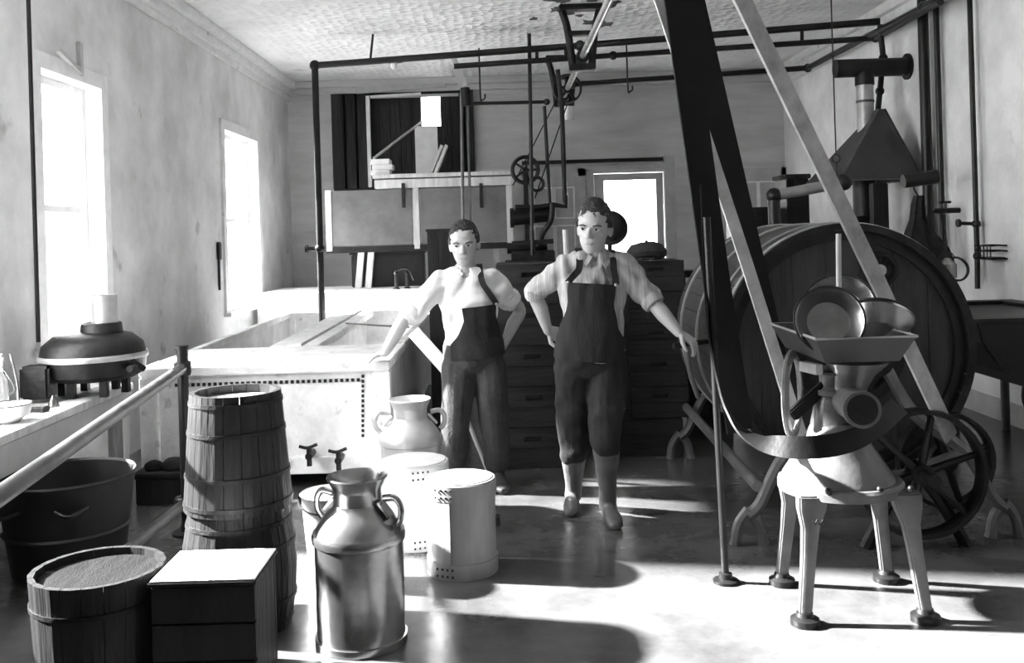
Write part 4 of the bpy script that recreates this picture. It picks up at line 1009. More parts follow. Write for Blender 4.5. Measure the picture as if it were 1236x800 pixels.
MB().tube([pv(p, zt) for p in top], .006, 6, closed=True).build('rolled_rim', 'galv', t, smooth=True)
# pans
def pan(label, c, r, dep, M, m='tin'):
    t = thing('tin_pan', label, 'pan', c, 'tin pans in the tray')
    MB().lathe([(.001, -dep), (r * .66, -dep), (r * .70, -dep + .006), (r * .97, -.004), (r * 1.04, 0), (r * 1.06, .004), (r * 1.04, .008), (r * .96, .0), (r * .685, -dep + .01), (r * .64, -dep + .005), (.001, -dep + .005)], 44, M, c=c).build('pan_body', m, t, smooth=True)
    MB().tube([V(c) + M.to_3x3() @ V((r * 1.05 * math.cos(a), r * 1.05 * math.sin(a), .004)) for a in [2 * math.pi * k / 44 for k in range(44)]], .005, 6, closed=True).build('rolled_rim', 'hoop_dark', t, smooth=True)
    return t
def face(az, el):   # +z of the pan looks toward azimuth/elevation
    d = V((math.sin(az) * math.cos(el), -math.cos(az) * math.cos(el), math.sin(el))); return d.to_track_quat('Z', 'Y').to_matrix().to_4x4()
pan('round tin pan standing on edge facing out of the tray', at(1001, 386, 3.80), .128, .07, face(R(-14), R(14)))
pan('tilted tin pan lying against the upright pan in the tray', at(1062, 384, 3.98), .135, .08, face(R(150), R(52)))
pan('larger tin pan at the back of the tray behind the others', at(1012, 374, 4.12), .150, .07, face(R(-30), R(20)))
# strainer stick
s0, s1 = at(1012, 282, 4.02), at(1013, 400, 4.02)
t = thing('stirring_stick', 'thin pale wooden stick standing upright in the pan tray', 'stick', s1)
MB().cyl(s1, s0, .011).build('shaft', 'light_wood', t, smooth=True)
MB().bb((s1.x - .03, s1.y - .008, s1.z - .03), (s1.x + .03, s1.y + .008, s1.z + .02)).build('blade', 'light_wood', t, bevel=.004)

# ================================================================ right wall: hood, flue, sink
hy = 8.3
ap = at(1073, 129, hy + .2); l0 = at(1014, 226, hy); r0 = at(1112, 206, hy)
bz = (l0.z + r0.z) / 2
t = thing('smoke_hood', 'grey sheet metal pyramid hood under a flue pipe by the right wall', 'hood', ((l0.x + r0.x) / 2, hy + .3, bz))
bpts = [V((l0.x, hy, bz)), V((r0.x, hy, bz)), V((r0.x, hy + .95, bz)), V((l0.x, hy + .95, bz))]
apx = V((ap.x, hy + .40, ap.z))
apex = [apx + V((-.03, -.03, 0)), apx + V((.03, -.03, 0)), apx + V((.03, .03, 0)), apx + V((-.03, .03, 0))]
for i in range(4):
    q = [bpts[i], bpts[(i + 1) % 4], apex[(i + 1) % 4], apex[i]]
    nrm = ((q[1] - q[0]).cross(q[3] - q[0])).normalized() * .006
    MB().ringloft([q, [p + nrm for p in q]]).build('hood_face', 'hood', t)
MB().tube(bpts, .014, 6, closed=True).build('hood_rim', 'cast', t, smooth=True)
MB().tube([bpts[0], apex[0]], .012, 6).build('corner_seam', 'cast', t); MB().tube([bpts[1], apex[1]], .012, 6).build('corner_seam', 'iron', t)
fl = V((at(1047, 130, hy + .4).x, hy + .45, 0))
t = thing('flue_pipe', 'stove flue pipe with dark tee above the smoke hood', 'flue', (fl.x, fl.y, at(1047, 160, fl.y).z))
MB().cyl((fl.x, fl.y, at(1047, 165, fl.y).z), (fl.x, fl.y, at(1047, 98, fl.y).z), .075).build('flue_section', 'galv', t, smooth=True)
MB().cyl((fl.x, fl.y, at(1047, 124, fl.y).z), (fl.x, fl.y, at(1047, 121, fl.y).z), .08).build('flue_band', 'hood', t, smooth=True)
MB().cyl((fl.x, fl.y, at(1047, 103, fl.y).z), (fl.x, fl.y, at(1047, 84, fl.y).z), .085).build('tee_stem', 'iron', t, smooth=True)
zt_ = at(1040, 82, fl.y).z; MB().cyl((at(1008, 82, fl.y).x, fl.y, zt_), (XR - .01, fl.y, zt_), .085).build('tee_arm', 'iron', t, smooth=True)
MB().lathe([(.12, 0), (.12, .02), (.085, .02)], 24, Matrix.Rotation(R(-90), 4, 'Y'), c=(XR - .005, fl.y, zt_)).build('wall_collar', 'iron', t, smooth=True)
# boiler under the hood
bxx = at(1046, 250, hy + .45).x
t = thing('upright_boiler', 'tall dark upright boiler under the smoke hood', 'boiler', (bxx, hy + .5, 0))
MB().lathe([(.26, 0), (.26, .06), (.22, .08), (.22, 1.45), (.19, 1.52), (.10, 1.6), (.10, 1.95), (.001, 1.95)], 32, c=(bxx, hy + .5, 0)).build('boiler_shell', 'iron', t, smooth=True)
for z in (.3, .8, 1.3): MB().lathe([(.222, z), (.23, z), (.23, z + .05), (.222, z + .05)], 32, c=(bxx, hy + .5, 0), close=True).build('band', 'hoop_dark', t, smooth=True)
MB().bb((bxx - .1, hy + .25, .2), (bxx + .1, hy + .29, .42)).build('fire_door', 'iron', t, bevel=.008)
# wood casing column beside boiler
x0 = at(1050, 250, hy + .2).x; tag(MB().bb((x0, hy + .1, 0), (x0 + .13, hy + .22, bz - .03)).build('hood_post', 'dark_wood', origin=(x0, hy + .1, 0), bevel=.01), 'square dark wooden post holding up the hood', 'post')
# wire with ring
a, b_ = at(1003, 0, 6.6), at(1009, 186, 6.6)
t = thing('pull_wire', 'thin pull wire with a small ring hanging before the hood', 'wire', b_)
MB().cyl(V((a.x, 6.6, H)), b_, .005, n=6).build('wire', 'iron', t)
MB().tube(arc(b_ + V((0, 0, -.03)), .028, 0, 2 * math.pi, 16)[:-1], .005, 6, closed=True).build('ring', 'iron', t, smooth=True)
MB().cyl(b_ + V((0, 0, -.06)), at(1011, 214, 6.6), .004, n=6).build('wire_tail', 'iron', t)
# steam pipe with ball end
py_ = 7.0
t = thing('steam_pipe', 'pale horizontal steam pipe with elbow and ball end above the churn', 'pipe', at(935, 235, py_))
MB().cyl(at(934, 236, py_), at(1016, 221, py_), .04).build('run', 'pipe_white', t, smooth=True)
MB().sphere(at(1018, 220, py_), .062).build('ball_end', 'iron', t, smooth=True)
MB().sphere(at(934, 236, py_), .058).build('elbow', 'iron', t, smooth=True)
e = at(937, 300, py_); MB().cyl(at(934, 238, py_), V((e.x, py_, 0)), .045).build('downpipe', 'pipe', t, smooth=True)
a, b_ = at(1090, 219, 7.6), at(1131, 213, 7.6)
tag(MB().cyl(a, b_, .055).build('pipe_stub', 'iron', None, True, origin=a), 'short thick black pipe stub at the hood corner', 'pipe')
# wall pipes on the right
def wx(px): return FPX * (XR - .06) / (px - PPX)
pr1 = pipe('pair of dark vertical pipes on the right wall near the hood, thicker one', [V((XR - .08, wx(1124) , H - .1)), V((XR - .08, wx(1124), .0))], .045, fit=False)
pipe('pair of dark vertical pipes on the right wall near the hood, thinner one', [V((XR - .05, wx(1136), H - .1)), V((XR - .05, wx(1136), .0))], .025, fit=False)
yy = wx(1180)
pv_ = pipe('long thin dark vertical pipe with valve on the right wall', [V((XR - .07, yy, H - .1)), V((XR - .07, yy, 1.25)), V((XR - .1, yy - .05, 1.0))], .02)
vz = at(1182, 270, yy).z
MB().cyl((XR - .07, yy, vz), (XR - .22, yy, vz + .01), .014).build('valve_stem', 'pipe', pv_, smooth=True)
MB().cyl((XR - .2, yy, vz + .01), (XR - .22, yy, vz + .01), .032).build('valve_wheel', 'pipe', pv_, smooth=True)
MB().sphere((XR - .07, yy, vz), .034).build('valve_body', 'pipe', pv_, smooth=True)
# water heater tap and hoses
ty = wx(1150) ; tz = at(1150, 254, ty).z
t = thing('wall_tap', 'dark wall tap with bent hoses hanging beside the vertical pipe', 'tap', (XR - .1, ty, tz))
MB().cyl((XR, ty, tz), (XR - .22, ty, tz), .022).build('tap_pipe', 'iron', t, smooth=True)
MB().cyl((XR - .12, ty, tz - .03), (XR - .12, ty, tz + .07), .016).build('tap_stem', 'cast', t, smooth=True)
MB().box((XR - .12, ty, tz + .07), (.1, .03, .02)).build('tap_handle', 'iron', t, bevel=.005)
MB().tube(curve([(XR - .22, ty, tz), (XR - .27, ty, tz - .1), (XR - .2, ty, tz - .4), (XR - .42, ty - .1, tz - .75)], 7), .018).build('hose', 'iron', t, smooth=True)
MB().tube(curve([(XR - .16, ty, tz - .02), (XR - .14, ty - .05, tz - .3), (XR - .18, ty - .06, tz - .6)], 6), .01).build('thin_hose', 'pipe', t, smooth=True)
# hanging dark apron
c = at(1110, 275, 7.7)
t = thing('hanging_apron', 'dark work apron hung on a hook by the right wall pipes', 'apron', at(1108, 237, 7.7))
rg = []
for (py2, half, cxp) in ((236, 5, 1109), (246, 7, 1108), (265, 9, 1108), (285, 20, 1112), (300, 28, 1117), (318, 30, 1122)):
    p = at(cxp, py2, 7.7); hw = half * 7.7 / FPX
    rg.append([p + V((hw * math.cos(a) * (1 + .12 * math.sin(5 * a)), .05 * math.sin(a) * (1 + .3 * math.sin(7 * a)), 0)) for a in [2 * math.pi * k / 24 for k in range(24)]])
MB().ringloft(rg).build('cloth', 'cloth_dark', t, smooth=True)
MB().tube(curve([at(1109, 238, 7.7), at(1103, 226, 7.7), at(1112, 222, 7.7)], 5), .006, 6).build('loop', 'cloth_dark', t)
# sink
sy0, sy1 = 5.75, 7.05; sx0 = 2.86
zs = at(1200, 380, 6.2).z
t = thing('wall_sink', 'dark deep sink on posts along the right wall', 'sink', (3.3, 6.4, 0))
pr_ = [(sx0, zs), (XR - .03, zs), (XR - .03, zs - .45), (sx0 + .45, zs - .45), (sx0 + .15, zs - .3), (sx0 + .03, zs - .12)]
MB().prism(pr_, 'y', sy0, sy1).build('basin', 'iron', t, bevel=.01)
MB().sheet((sx0 - .02, XR - .02), (sy0 - .02, sy1 + .02), 'z', zs, .025, holes=[(sx0 + .1, XR - .15, sy0 + .1, sy1 - .1)]).build('rim', 'hoop_dark', t)
for (x, y) in ((sx0 + .42, sy0 + .1), (sx0 + .42, sy1 - .1), (XR - .15, sy0 + .1), (XR - .15, sy1 - .1)):
    MB().cyl((x, y, 0), (x, y, zs - .44), .03).build('leg', 'cast', t, smooth=True)
MB().tube(curve([(sx0 + .6, 6.3, zs - .44), (sx0 + .6, 6.3, .3), (sx0 + .75, 6.3, .15), (XR - .02, 6.3, .15)], 6), .03).build('drain_pipe', 'pipe', t, smooth=True)
SZT = zs + .025
# jars and cans on the sink edge
def tin_can(label, c, r, h, m='tin', cat='can'):
    t = thing('tin_can', label, cat, c, 'cans and jars by the sink'); c = V(c)
    MB().lathe([(r * .96, 0), (r, .008), (r, h * .45), (r * 1.04, h * .46), (r * 1.04, h * .54), (r, h * .55), (r, h - .01), (r * 1.03, h), (.001, h)], 28, c=c).build('can_body', m, t, smooth=True, auto=25)
    MB().lathe([(r * .8, h), (r * .8, h + .02), (r * .3, h + .03), (.001, h + .03)], 24, c=c).build('lid', m, t, smooth=True)
    return t
c = at(1172, 375, 6.5); tin_can('shiny two tier tin can on the sink rim', (c.x, 6.98, SZT), .065, .22)
c = at(1176, 375, 6.9)
for k, (dx, hh, rr) in enumerate(((.28, .2, .05), (.5, .13, .045))):
    q = (3.26 + dx, 5.80 - 0, SZT)
    t = thing('glass_jar', ('tall' if k == 0 else 'short') + ' clear glass jar standing on the sink edge by the wall', 'jar', q, 'cans and jars by the sink')
    MB().lathe([(rr, 0), (rr, hh * .7), (rr * .7, hh * .85), (rr * .7, hh), (rr * .62, hh), (rr * .6, hh * .85), (rr * .9, hh * .68), (rr * .9, .01), (.001, .01)], 24, c=q).build('jar_body', 'jar', t, smooth=True)
    MB().lathe([(rr * .74, hh - .025), (rr * .74, hh + .005), (.001, hh + .006)], 24, c=q).build('lid', 'tin', t, smooth=True)
# lantern-like can hanging
c = at(1143, 322, 7.4)
t = thing('hanging_lantern', 'small tin lantern hanging from the wall tap pipe', 'lantern', c)
MB().lathe([(.06, -.09), (.07, -.08), (.07, .02), (.06, .03), (.04, .05), (.02, .07), (.001, .072)], 24, c=c).build('lantern_body', 'tin', t, smooth=True)
MB().lathe([(.085, -.02), (.1, 0), (.085, .02)], 24, Matrix.Rotation(R(80), 4, 'X'), c=c + V((.09, .03, -.02)), close=True).build('reflector', 'iron', t, smooth=True)
MB().tube(arc(c + V((0, 0, .06)), .06, 0, math.pi, 14), .004, 6).build('bail', 'iron', t, smooth=True)
MB().cyl(c + V((0, 0, .12)), V((c.x, c.y, tz - .02)), .004, n=6).build('hanging_wire', 'iron', t)
# wire soap rack
ry = wx(1196); rz = at(1196, 312, ry).z
t = thing('soap_rack', 'small dark wire rack fixed on the right wall above the sink', 'rack', (XR - .05, ry, rz))
for z in (0, .06, .1):
    MB().tube([(XR - .01, ry - .12, rz + z), (XR - .12, ry - .12, rz + z), (XR - .12, ry + .12, rz + z), (XR - .01, ry + .12, rz + z)], .007, 6, closed=True).build('wire_hoop', 'iron', t, smooth=True)
for k in range(5): MB().cyl((XR - .12, ry - .1 + .05 * k, rz), (XR - .12, ry - .1 + .05 * k, rz + .1), .005, n=6).build('wire_upright', 'iron', t)
MB().bb((XR - .11, ry - .1, rz), (XR - .012, ry + .1, rz + .012)).build('rack_base', 'iron', t)
# stacked dark crates against the back wall behind the churn
c = at(918, 262, 10.2)
for k, (px, w, h, lab) in enumerate(((914, .46, .0, 'left'), (964, .24, .0, 'right'))):
    x = at(px, 262, 10.2).x; ztp = at(px, 250 if k == 0 else 210, 10.2).z
    t = thing('storage_chest', ('broad low' if k == 0 else 'tall narrow') + ' black storage chest behind the churn near the back doors', 'chest', (x, 10.4, 0))
    MB().bb((x - w / 2, 10.2, 0), (x + w / 2, 10.65, ztp - .05)).build('chest_body', 'iron', t, bevel=.008)
    MB().bb((x - w / 2 - .02, 10.18, ztp - .05), (x + w / 2 + .02, 10.67, ztp)).build('chest_lid', 'cloth_dark', t, bevel=.008)
    MB().bb((x - .04, 10.17, ztp - .14), (x + .04, 10.18, ztp - .03)).build('hasp', 'hoop_dark', t)
# ================================================================ the two workers
def remeshed(mb, voxel, it=3, fac=.5):
    me = bpy.data.meshes.new('tmp'); me.from_pydata([tuple(p) for p in mb.v], [], mb.f)
    bm = bmesh.new(); bm.from_mesh(me); bmesh.ops.recalc_face_normals(bm, faces=bm.faces); bm.to_mesh(me); bm.free()
    o = bpy.data.objects.new('tmp', me); COL.objects.link(o)
    m = o.modifiers.new('r', 'REMESH'); m.mode = 'VOXEL'; m.voxel_size = voxel
    if it: s = o.modifiers.new('s', 'SMOOTH'); s.factor = fac; s.iterations = it
    bpy.context.view_layer.update()
    ev = o.evaluated_get(bpy.context.evaluated_depsgraph_get()); me2 = bpy.data.meshes.new_from_object(ev)
    bpy.data.objects.remove(o); bpy.data.meshes.remove(me)
    return me2
def coords(me):
    a = np.empty(len(me.vertices) * 3, dtype=np.float32); me.vertices.foreach_get('co', a); return a.reshape(-1, 3)
def normals(me):
    a = np.empty(len(me.vertices) * 3, dtype=np.float32); me.vertices.foreach_get('normal', a); return a.reshape(-1, 3)
def put(me, a): me.vertices.foreach_set('co', a.astype(np.float32).ravel()); me.update()
def mesh_obj(me, name, m, parent):
    a = coords(me); put(me, a - np.array(ORG[parent.name], dtype=np.float32))
    me.name = name; me.materials.clear(); me.materials.append(MT[m])
    for p in me.polygons: p.use_smooth = True
    o = bpy.data.objects.new(name, me); COL.objects.link(o); o.parent = parent; ORG[o.name] = ORG[parent.name]
    return o
def folds(me, amp, freq, seed, aniso=(1, 1, 1)):
    rs = np.random.RandomState(seed); a = coords(me); n = normals(me); d = np.zeros(len(a))
    for k in range(9):
        w = rs.normal(size=3) * np.array(aniso); w /= np.linalg.norm(w); f = freq * (0.6 + rs.rand() * 1.6)
        d += np.sin(a @ w * f + rs.rand() * 6.28 + 1.4 * np.sin(a @ rs.normal(size=3) * freq * .35)) / 9 ** .5
    put(me, a + n * (amp * np.tanh(d)[:, None]))

def build_person(name, label, J, o):
    root = thing(name, label, 'person', V((J['pel'].x, J['pel'].y, 0)))
    lat0 = (J['hR'] - J['hL']).normalized(); lat1 = (J['sR'] - J['sL']).normalized()
    pel = (J['hL'] + J['hR']) / 2 + V((0, 0, .03)); chest = (J['sL'] + J['sR']) / 2
    PR = [(-.17, .085, .08), (-.08, .135, .11), (0, .165, .122), (.15, .16, .118), (.35, .148, .108), (.55, .152, .112), (.75, .168, .12), (.92, .165, .105), (1.02, .12, .08), (1.10, .065, .06)]
    hs = o.get('half', 1.0)
    def ring(t):
        for (t0, w0, d0), (t1, w1, d1) in zip(PR, PR[1:]):
            if t0 <= t <= t1:
                k = (t - t0) / (t1 - t0); w, d = w0 + (w1 - w0) * k, d0 + (d1 - d0) * k; break
        c = pel + (chest - pel) * t; up = (chest - pel).normalized()
        la = lat0.lerp(lat1, min(1, max(0, t))); la = (la - up * la.dot(up)).normalized()
        c = c + la.cross(up) * (-.012 + (.02 * math.sin(math.pi * min(1, max(0, t)))))
        return c, la, la.cross(up), w * hs, d * hs
    def torso(mb, t0, t1, infl, n=24, steps=12):
        rg = []
        for i in range(steps + 1):
            c, la, fr, w, d = ring(t0 + (t1 - t0) * i / steps)
            rg.append([c + la * (w + infl) * math.cos(2 * math.pi * j / n) + fr * (d + infl) * math.sin(2 * math.pi * j / n) for j in range(n)])
        mb.ringloft(rg)
    def limb(mb, pts, rad):
        c = curve(pts, 5); rr = []
        for i in range(len(c)):
            x = i / (len(c) - 1) * (len(rad) - 1); k = min(int(x), len(rad) - 2); rr.append(rad[k] + (rad[k + 1] - rad[k]) * (x - k))
        mb.tube(c, rr, 14)
        mb.sphere(pts[0], rad[0], n=12, m=8); mb.sphere(pts[-1], rad[-1], n=12, m=8)
    b = MB()
    torso(b, -.17, 1.10, 0)
    # head
    hs_ = o['head_scale']
    HM = Matrix.Translation(J['chin']) @ Matrix.Rotation(o['yaw'], 4, 'Z') @ Matrix.Rotation(o['lean'], 4, 'Y') @ Matrix.Rotation(o['nod'], 4, 'X') @ Matrix.Diagonal((hs_ * 1.13, hs_ * 1.07, hs_ * 1.03, 1)) @ Matrix.Translation((0, .055, 0))
    h = MB()
    rgs = []
    for (z, cy, rx, ry) in ((-.002, -.066, .012, .012), (.006, -.064, .023, .022), (.022, -.052, .040, .036), (.045, -.034, .0515, .054), (.07, -.020, .059, .068), (.095, -.010, .064, .078), (.12, -.002, .069, .086), (.145, .004, .0725, .092), (.17, .008, .073, .094), (.195, .011, .067, .086), (.215, .013, .053, .068), (.228, .014, .033, .043), (.235, .015, .012, .016)):
        rgs.append([V((rx * math.copysign(abs(math.cos(a)) ** .92, math.cos(a)), cy + ry * math.sin(a), z)) for a in [2 * math.pi * j / 28 for j in range(28)]])
    h.ringloft(rgs)
    h.sphere((0, .045, .13), (.066, .066, .075))
    h.tube([(0, -.082, .122), (0, -.094, .104), (0, -.105, .084), (0, -.100, .075)], [.006, .0085, .0125, .008], 10)
    for s in (-1, 1):
        h.sphere((s * .010, -.094, .080), (.008, .010, .007)); h.sphere((s * .073, .012, .105), (.009, .020, .032), Matrix.Rotation(s * R(-16), 3, 'Z'))
        h.tube([(s * .010, -.083, .134), (s * .03, -.082, .137), (s * .05, -.068, .132)], [.007, .0085, .006], 8)
        h.sphere((s * .043, -.056, .088), (.018, .016, .014))
    h.sphere((0, -.084, .050), (.021, .009, .0055)); h.sphere((0, -.082, .0415), (.018, .0095, .006)); h.sphere((0, -.075, .010), (.016, .012, .011))
    h.xf(HM); b.add(h.v, h.f)
    nk = HM @ V((0, .022, .07)); nb_, _, _, _, _ = ring(1.04)
    b.tube(curve([nk, (nk + nb_) / 2 + V((0, .0, 0)), nb_ - V((0, 0, .03))], 4), [.056 * hs_, .055 * hs_, .051, .052, .053, .055, .058, .062, .066], 16)
    for s in ('L', 'R'):
        b.tube([chest.lerp(J['s' + s], .35), J['s' + s]], [.075, .062], 14); b.tube([nk.lerp(nb_, .55), chest.lerp(J['s' + s], .62) + V((0, .01, .025))], [.045, .045], 12)
        limb(b, [J['s' + s], J['s' + s].lerp(J['e' + s], .5), J['e' + s], J['e' + s].lerp(J['w' + s], .45), J['w' + s]], [.060, .050, .041, .042, .027])
        limb(b, [J['h' + s], J['h' + s].lerp(J['k' + s], .5), J['k' + s], J['k' + s].lerp(J['a' + s], .4), J['a' + s]], [.088, .075, .054, .056, .036])
        ft = J['a' + s] + (J['t' + s] - J['a' + s]); b.tube([J['a' + s] - V((0, 0, .03)), J['a' + s].lerp(ft, .5) + V((0, 0, -.03)), ft.lerp(J['a' + s], .15) + V((0, 0, -.012))], [.032, .022, .018], 12)
        # hand
        d = (J['d' + s] - J['w' + s]).normalized(); nrm = V(o['palm' + s]); nrm = (nrm - d * nrm.dot(d)).normalized(); wv = d.cross(nrm).normalized() * o['thumb' + s]
        w0 = J['w' + s]; rg = []
        for (k, hw, ht) in ((-.01, .027, .022), (.02, .033, .019), (.05, .041, .017), (.085, .042, .013), (.095, .036, .010)):
            rg.append([w0 + d * k + wv * hw * math.cos(2 * math.pi * j / 16) + nrm * ht * math.sin(2 * math.pi * j / 16) for j in range(16)])
        b.ringloft(rg)
        cu = o['curl' + s]
        for k, (off, ln) in enumerate(((.033, .068), (.0115, .078), (-.0105, .073), (-.032, .056))):
            dd = (d + wv * off * 3.2).normalized(); p = w0 + d * .086 + wv * off; pts = [p - dd * .02, p]; a = cu * .25
            for j in range(3):
                a += cu * (.8 if j == 0 else .75); di = dd * math.cos(a) + nrm * math.sin(a); p = p + di * ln * (.42, .32, .26)[j]; pts.append(p)
            b.tube(pts, [.0095, .0095, .009, .0083, .007], 10); b.sphere(p, .007, n=8, m=6)
        p = w0 + d * .03 + wv * .03; p2 = p + (d * .5 + wv * .8 + nrm * .25).normalized() * .035; p3 = p2 + (d * .85 + wv * .25 + nrm * .45).normalized() * .032; p4 = p3 + (d * .9 + nrm * .35).normalized() * .022
        b.tube([p - wv * .015, p, p2, p3, p4], [.012, .014, .0125, .0105, .0075], 10)
    me = remeshed(b, .0045, 3)
    a = coords(me); HI = np.array(HM.inverted()); lc = a @ HI[:3, :3].T + HI[:3, 3]
    push = np.zeros(len(a))
    for s in (-1, 1):
        q = (lc - np.array((s * .031, -.082, .1165))) / np.array((.017, .03, .011)); push += .010 * np.exp(-(q ** 2).sum(1))
    lc[:, 1] += push
    q = (lc - np.array((0, -.09, .0455))) / np.array((.022, .03, .0022)); lc[:, 1] += .004 * np.exp(-(q ** 2).sum(1))
    on = push > 1e-5; on |= np.exp(-(q ** 2).sum(1)) > .01
    HF = np.array(HM); a2 = lc @ HF[:3, :3].T + HF[:3, 3]; a[on] = a2[on]; put(me, a)
    body = mesh_obj(me, 'body', 'skin', root)
    # eyes, brows, lips, hair
    for s in (-1, 1):
        e = MB().sphere((s * .031, -.0715, .1165), (.0125, .0115, .0085)); e.xf(HM); eo = e.build('eye', 'eye', root, smooth=True)
        e = MB().sphere((s * .031 - .002, -.0815, .1165), (.0058, .0028, .0060)); e.xf(HM); e.build('iris', 'iris', eo, smooth=True)
        e = MB().tube(curve([(s * .016, -.0895, .1315), (s * .032, -.088, .137), (s * .05, -.076, .132)], 5), [(.0035, .003)] * 11, 8); e.xf(HM); e.build('eyebrow', 'hair', root, smooth=True)
        e = MB().tube(curve([(s * .018, -.0835, .121), (s * .031, -.0855, .1255), (s * .046, -.077, .120)], 5), .0022, 6); e.xf(HM); e.build('eyelid', 'lip', eo, smooth=True)
    e = MB().tube(curve([(-.021, -.086, .0455), (-.008, -.0945, .0465), (.008, -.0945, .0465), (.021, -.086, .0455)], 5), [(.0028, .002)] * 16, 8); e.xf(HM); e.build('mouth', 'lip', root, smooth=True)
    hm = MB().sphere((0, .016, .14), (.0805, .101, .112), n=96, m=64)
    rs = random.Random(o['seed'])
    keep = []
    for v in hm.v:
        v += (v - V((0, .016, .14))).normalized() * (.006 * noise.noise(v * 45 + V((o['seed'], 0, 0))) + .004 * noise.noise(v * 130))
        if v.z > .19: v.z += o['top'] * (v.z - .19) * 2.0
    def inh(p):
        x, y, z = p; fl = .178 + 0.007 * noise.noise(V((x * 60, 0, o['seed']))) - o['fringe'] * max(0, x * o['part'])
        if y < -.045: return z > fl
        if y < .0: return z > .150 - (.03 if abs(x) > .06 and y > -.03 else 0)
        if y < .035: return z > .128
        return z > .075
    ff = [f for f in hm.f if len(f) == 4 and inh(sum((hm.v[i] for i in f), V()) / 4)] + [f for f in hm.f if len(f) > 4 and hm.v[f[0]].z > .2]
    hm.f = ff; hm.xf(HM)
    used = sorted({i for f in ff for i in f}); mp = {i: k for k, i in enumerate(used)}
    h2 = MB(); h2.v = [hm.v[i] for i in used]; h2.f = [tuple(mp[i] for i in f) for f in ff]
    ho = h2.build('hair', 'hair', root, smooth=True, auto=80); so = ho.modifiers.new('solid', 'SOLIDIFY'); so.thickness = .012; so.offset = -1
    # shirt
    sh = MB(); torso(sh, .02, 1.07, .016)
    for s in ('L', 'R'):
        sh.tube([chest.lerp(J['s' + s], .2) + V((0, 0, -.005)), J['s' + s]], [.095, .076], 16); sh.tube([nb_ + V((0, 0, .0)), chest.lerp(J['s' + s], .75) + V((0, .01, .022))], [.052, .058], 14)
        sl = o['sleeve' + s]; pts = [J['s' + s], J['s' + s].lerp(J['e' + s], .5), J['s' + s].lerp(J['e' + s], .97)]; rad = [.076, .070, .062]
        if sl <= 1: pts = [J['s' + s], J['s' + s].lerp(J['e' + s], sl * .5), J['s' + s].lerp(J['e' + s], sl)]; rad = [.076, .077, .075]
        else: pts.append(J['e' + s].lerp(J['w' + s], sl - 1)); rad.append(.052)
        limb(sh, pts, rad)
    me = remeshed(sh, .008, 3); folds(me, .013, 40, o['seed'], (1, 1, .35)); mesh_obj(me, 'shirt', o['shirt'], root)
    for s in ('L', 'R'):
        if o['sleeve' + s] > 1 or o.get('cuffs'):
            sl = o['sleeve' + s]
            q = J['s' + s].lerp(J['e' + s], sl) if sl <= 1 else J['e' + s].lerp(J['w' + s], sl - 1); dr = (J['e' + s] - J['s' + s]).normalized() if sl <= 1 else (J['w' + s] - J['e' + s]).normalized()
            MB().tube([q - dr * .02, q + dr * .005, q + dr * .03], [.072 if sl <= 1 else .060, .078 if sl <= 1 else .064, .070 if sl <= 1 else .058], 20).build('rolled_cuff', o['shirt'], root, smooth=True)
    # collar
    nb_, la, fr, _, _ = ring(1.06); up = (chest - pel).normalized()
    neck_mid = nk.lerp(nb_, .78)
    pts = [neck_mid + la * .072 * math.cos(a) + fr * .068 * math.sin(a) + up * (.012 - .02 * max(0, math.sin(a))) for a in [R(118) + R(304) * k / 24 for k in range(25)]]
    MB().ribbon(pts, [up * .9 + (neck_mid - p) * 3.0 for p in pts], .04, .007).build('collar', o['shirt'], root, smooth=True)
    for s in (-1, 1):
        q = [neck_mid + la * s * .066 + fr * .022 + up * .022, neck_mid + la * s * .018 + fr * .078 + up * -.012, neck_mid + la * s * .05 + fr * .112 + up * -.062, neck_mid + la * s * .085 + fr * .075 + up * -.022]
        nn = (q[1] - q[0]).cross(q[3] - q[0]).normalized() * .006
        if nn.dot(fr) < 0: nn = -nn
        MB().ringloft([q, [p + nn for p in q]]).build('collar_flap', o['shirt'], root)
    # trousers
    tr = MB(); torso(tr, -.17, .22, .026)
    for s in ('L', 'R'):
        e = J['k' + s].lerp(J['a' + s], o['hem' + s])
        limb(tr, [J['h' + s] + V((0, 0, -.02)), J['h' + s].lerp(J['k' + s], .5), J['k' + s], e], [.108, .100, .085, .078])
    me = remeshed(tr, .008, 3); folds(me, .007, 30, o['seed'] + 5, (1, 1, .8)); mesh_obj(me, 'trousers', o['trousers'], root)
    # bib panel
    t0, t1, half = o['bib']; nI, nJ = 16, 14; g = []
    for side in (0, 1):
        gg = []
        for i in range(nI + 1):
            t = t0 + (t1 - t0) * i / nI; c, la, fr, w, d = ring(t); inf = .036 - .008 * side
            hf = half * 1.9 if i < nI * .35 else half * (1.9 - .9 * min(1, (i / nI - .35) / .4) ** .6)
            hf = min(hf, R(85)); row = []
            for j in range(nJ + 1):
                a = R(90) + hf * (2 * j / nJ - 1) + o.get('bibrot', 0); wob = .012 * noise.noise(V((a * 5, t * 3, o['seed'] + .5)))
                row.append(c + la * (w + inf + wob) * math.cos(a) + fr * (d + inf + wob) * math.sin(a))
            gg.append(row)
        g.append(gg)
    bb_ = MB(); idx = {}
    for sd_ in (0, 1):
        for i in range(nI + 1):
            for j in range(nJ + 1): idx[sd_, i, j] = len(bb_.v); bb_.v.append(g[sd_][i][j])
    for i in range(nI):
        for j in range(nJ):
            for sd_ in (0, 1): bb_.f.append((idx[sd_, i, j], idx[sd_, i, j + 1], idx[sd_, i + 1, j + 1], idx[sd_, i + 1, j]))
    for i in range(nI):
        for j in (0, nJ): bb_.f.append((idx[0, i, j], idx[0, i + 1, j], idx[1, i + 1, j], idx[1, i, j]))
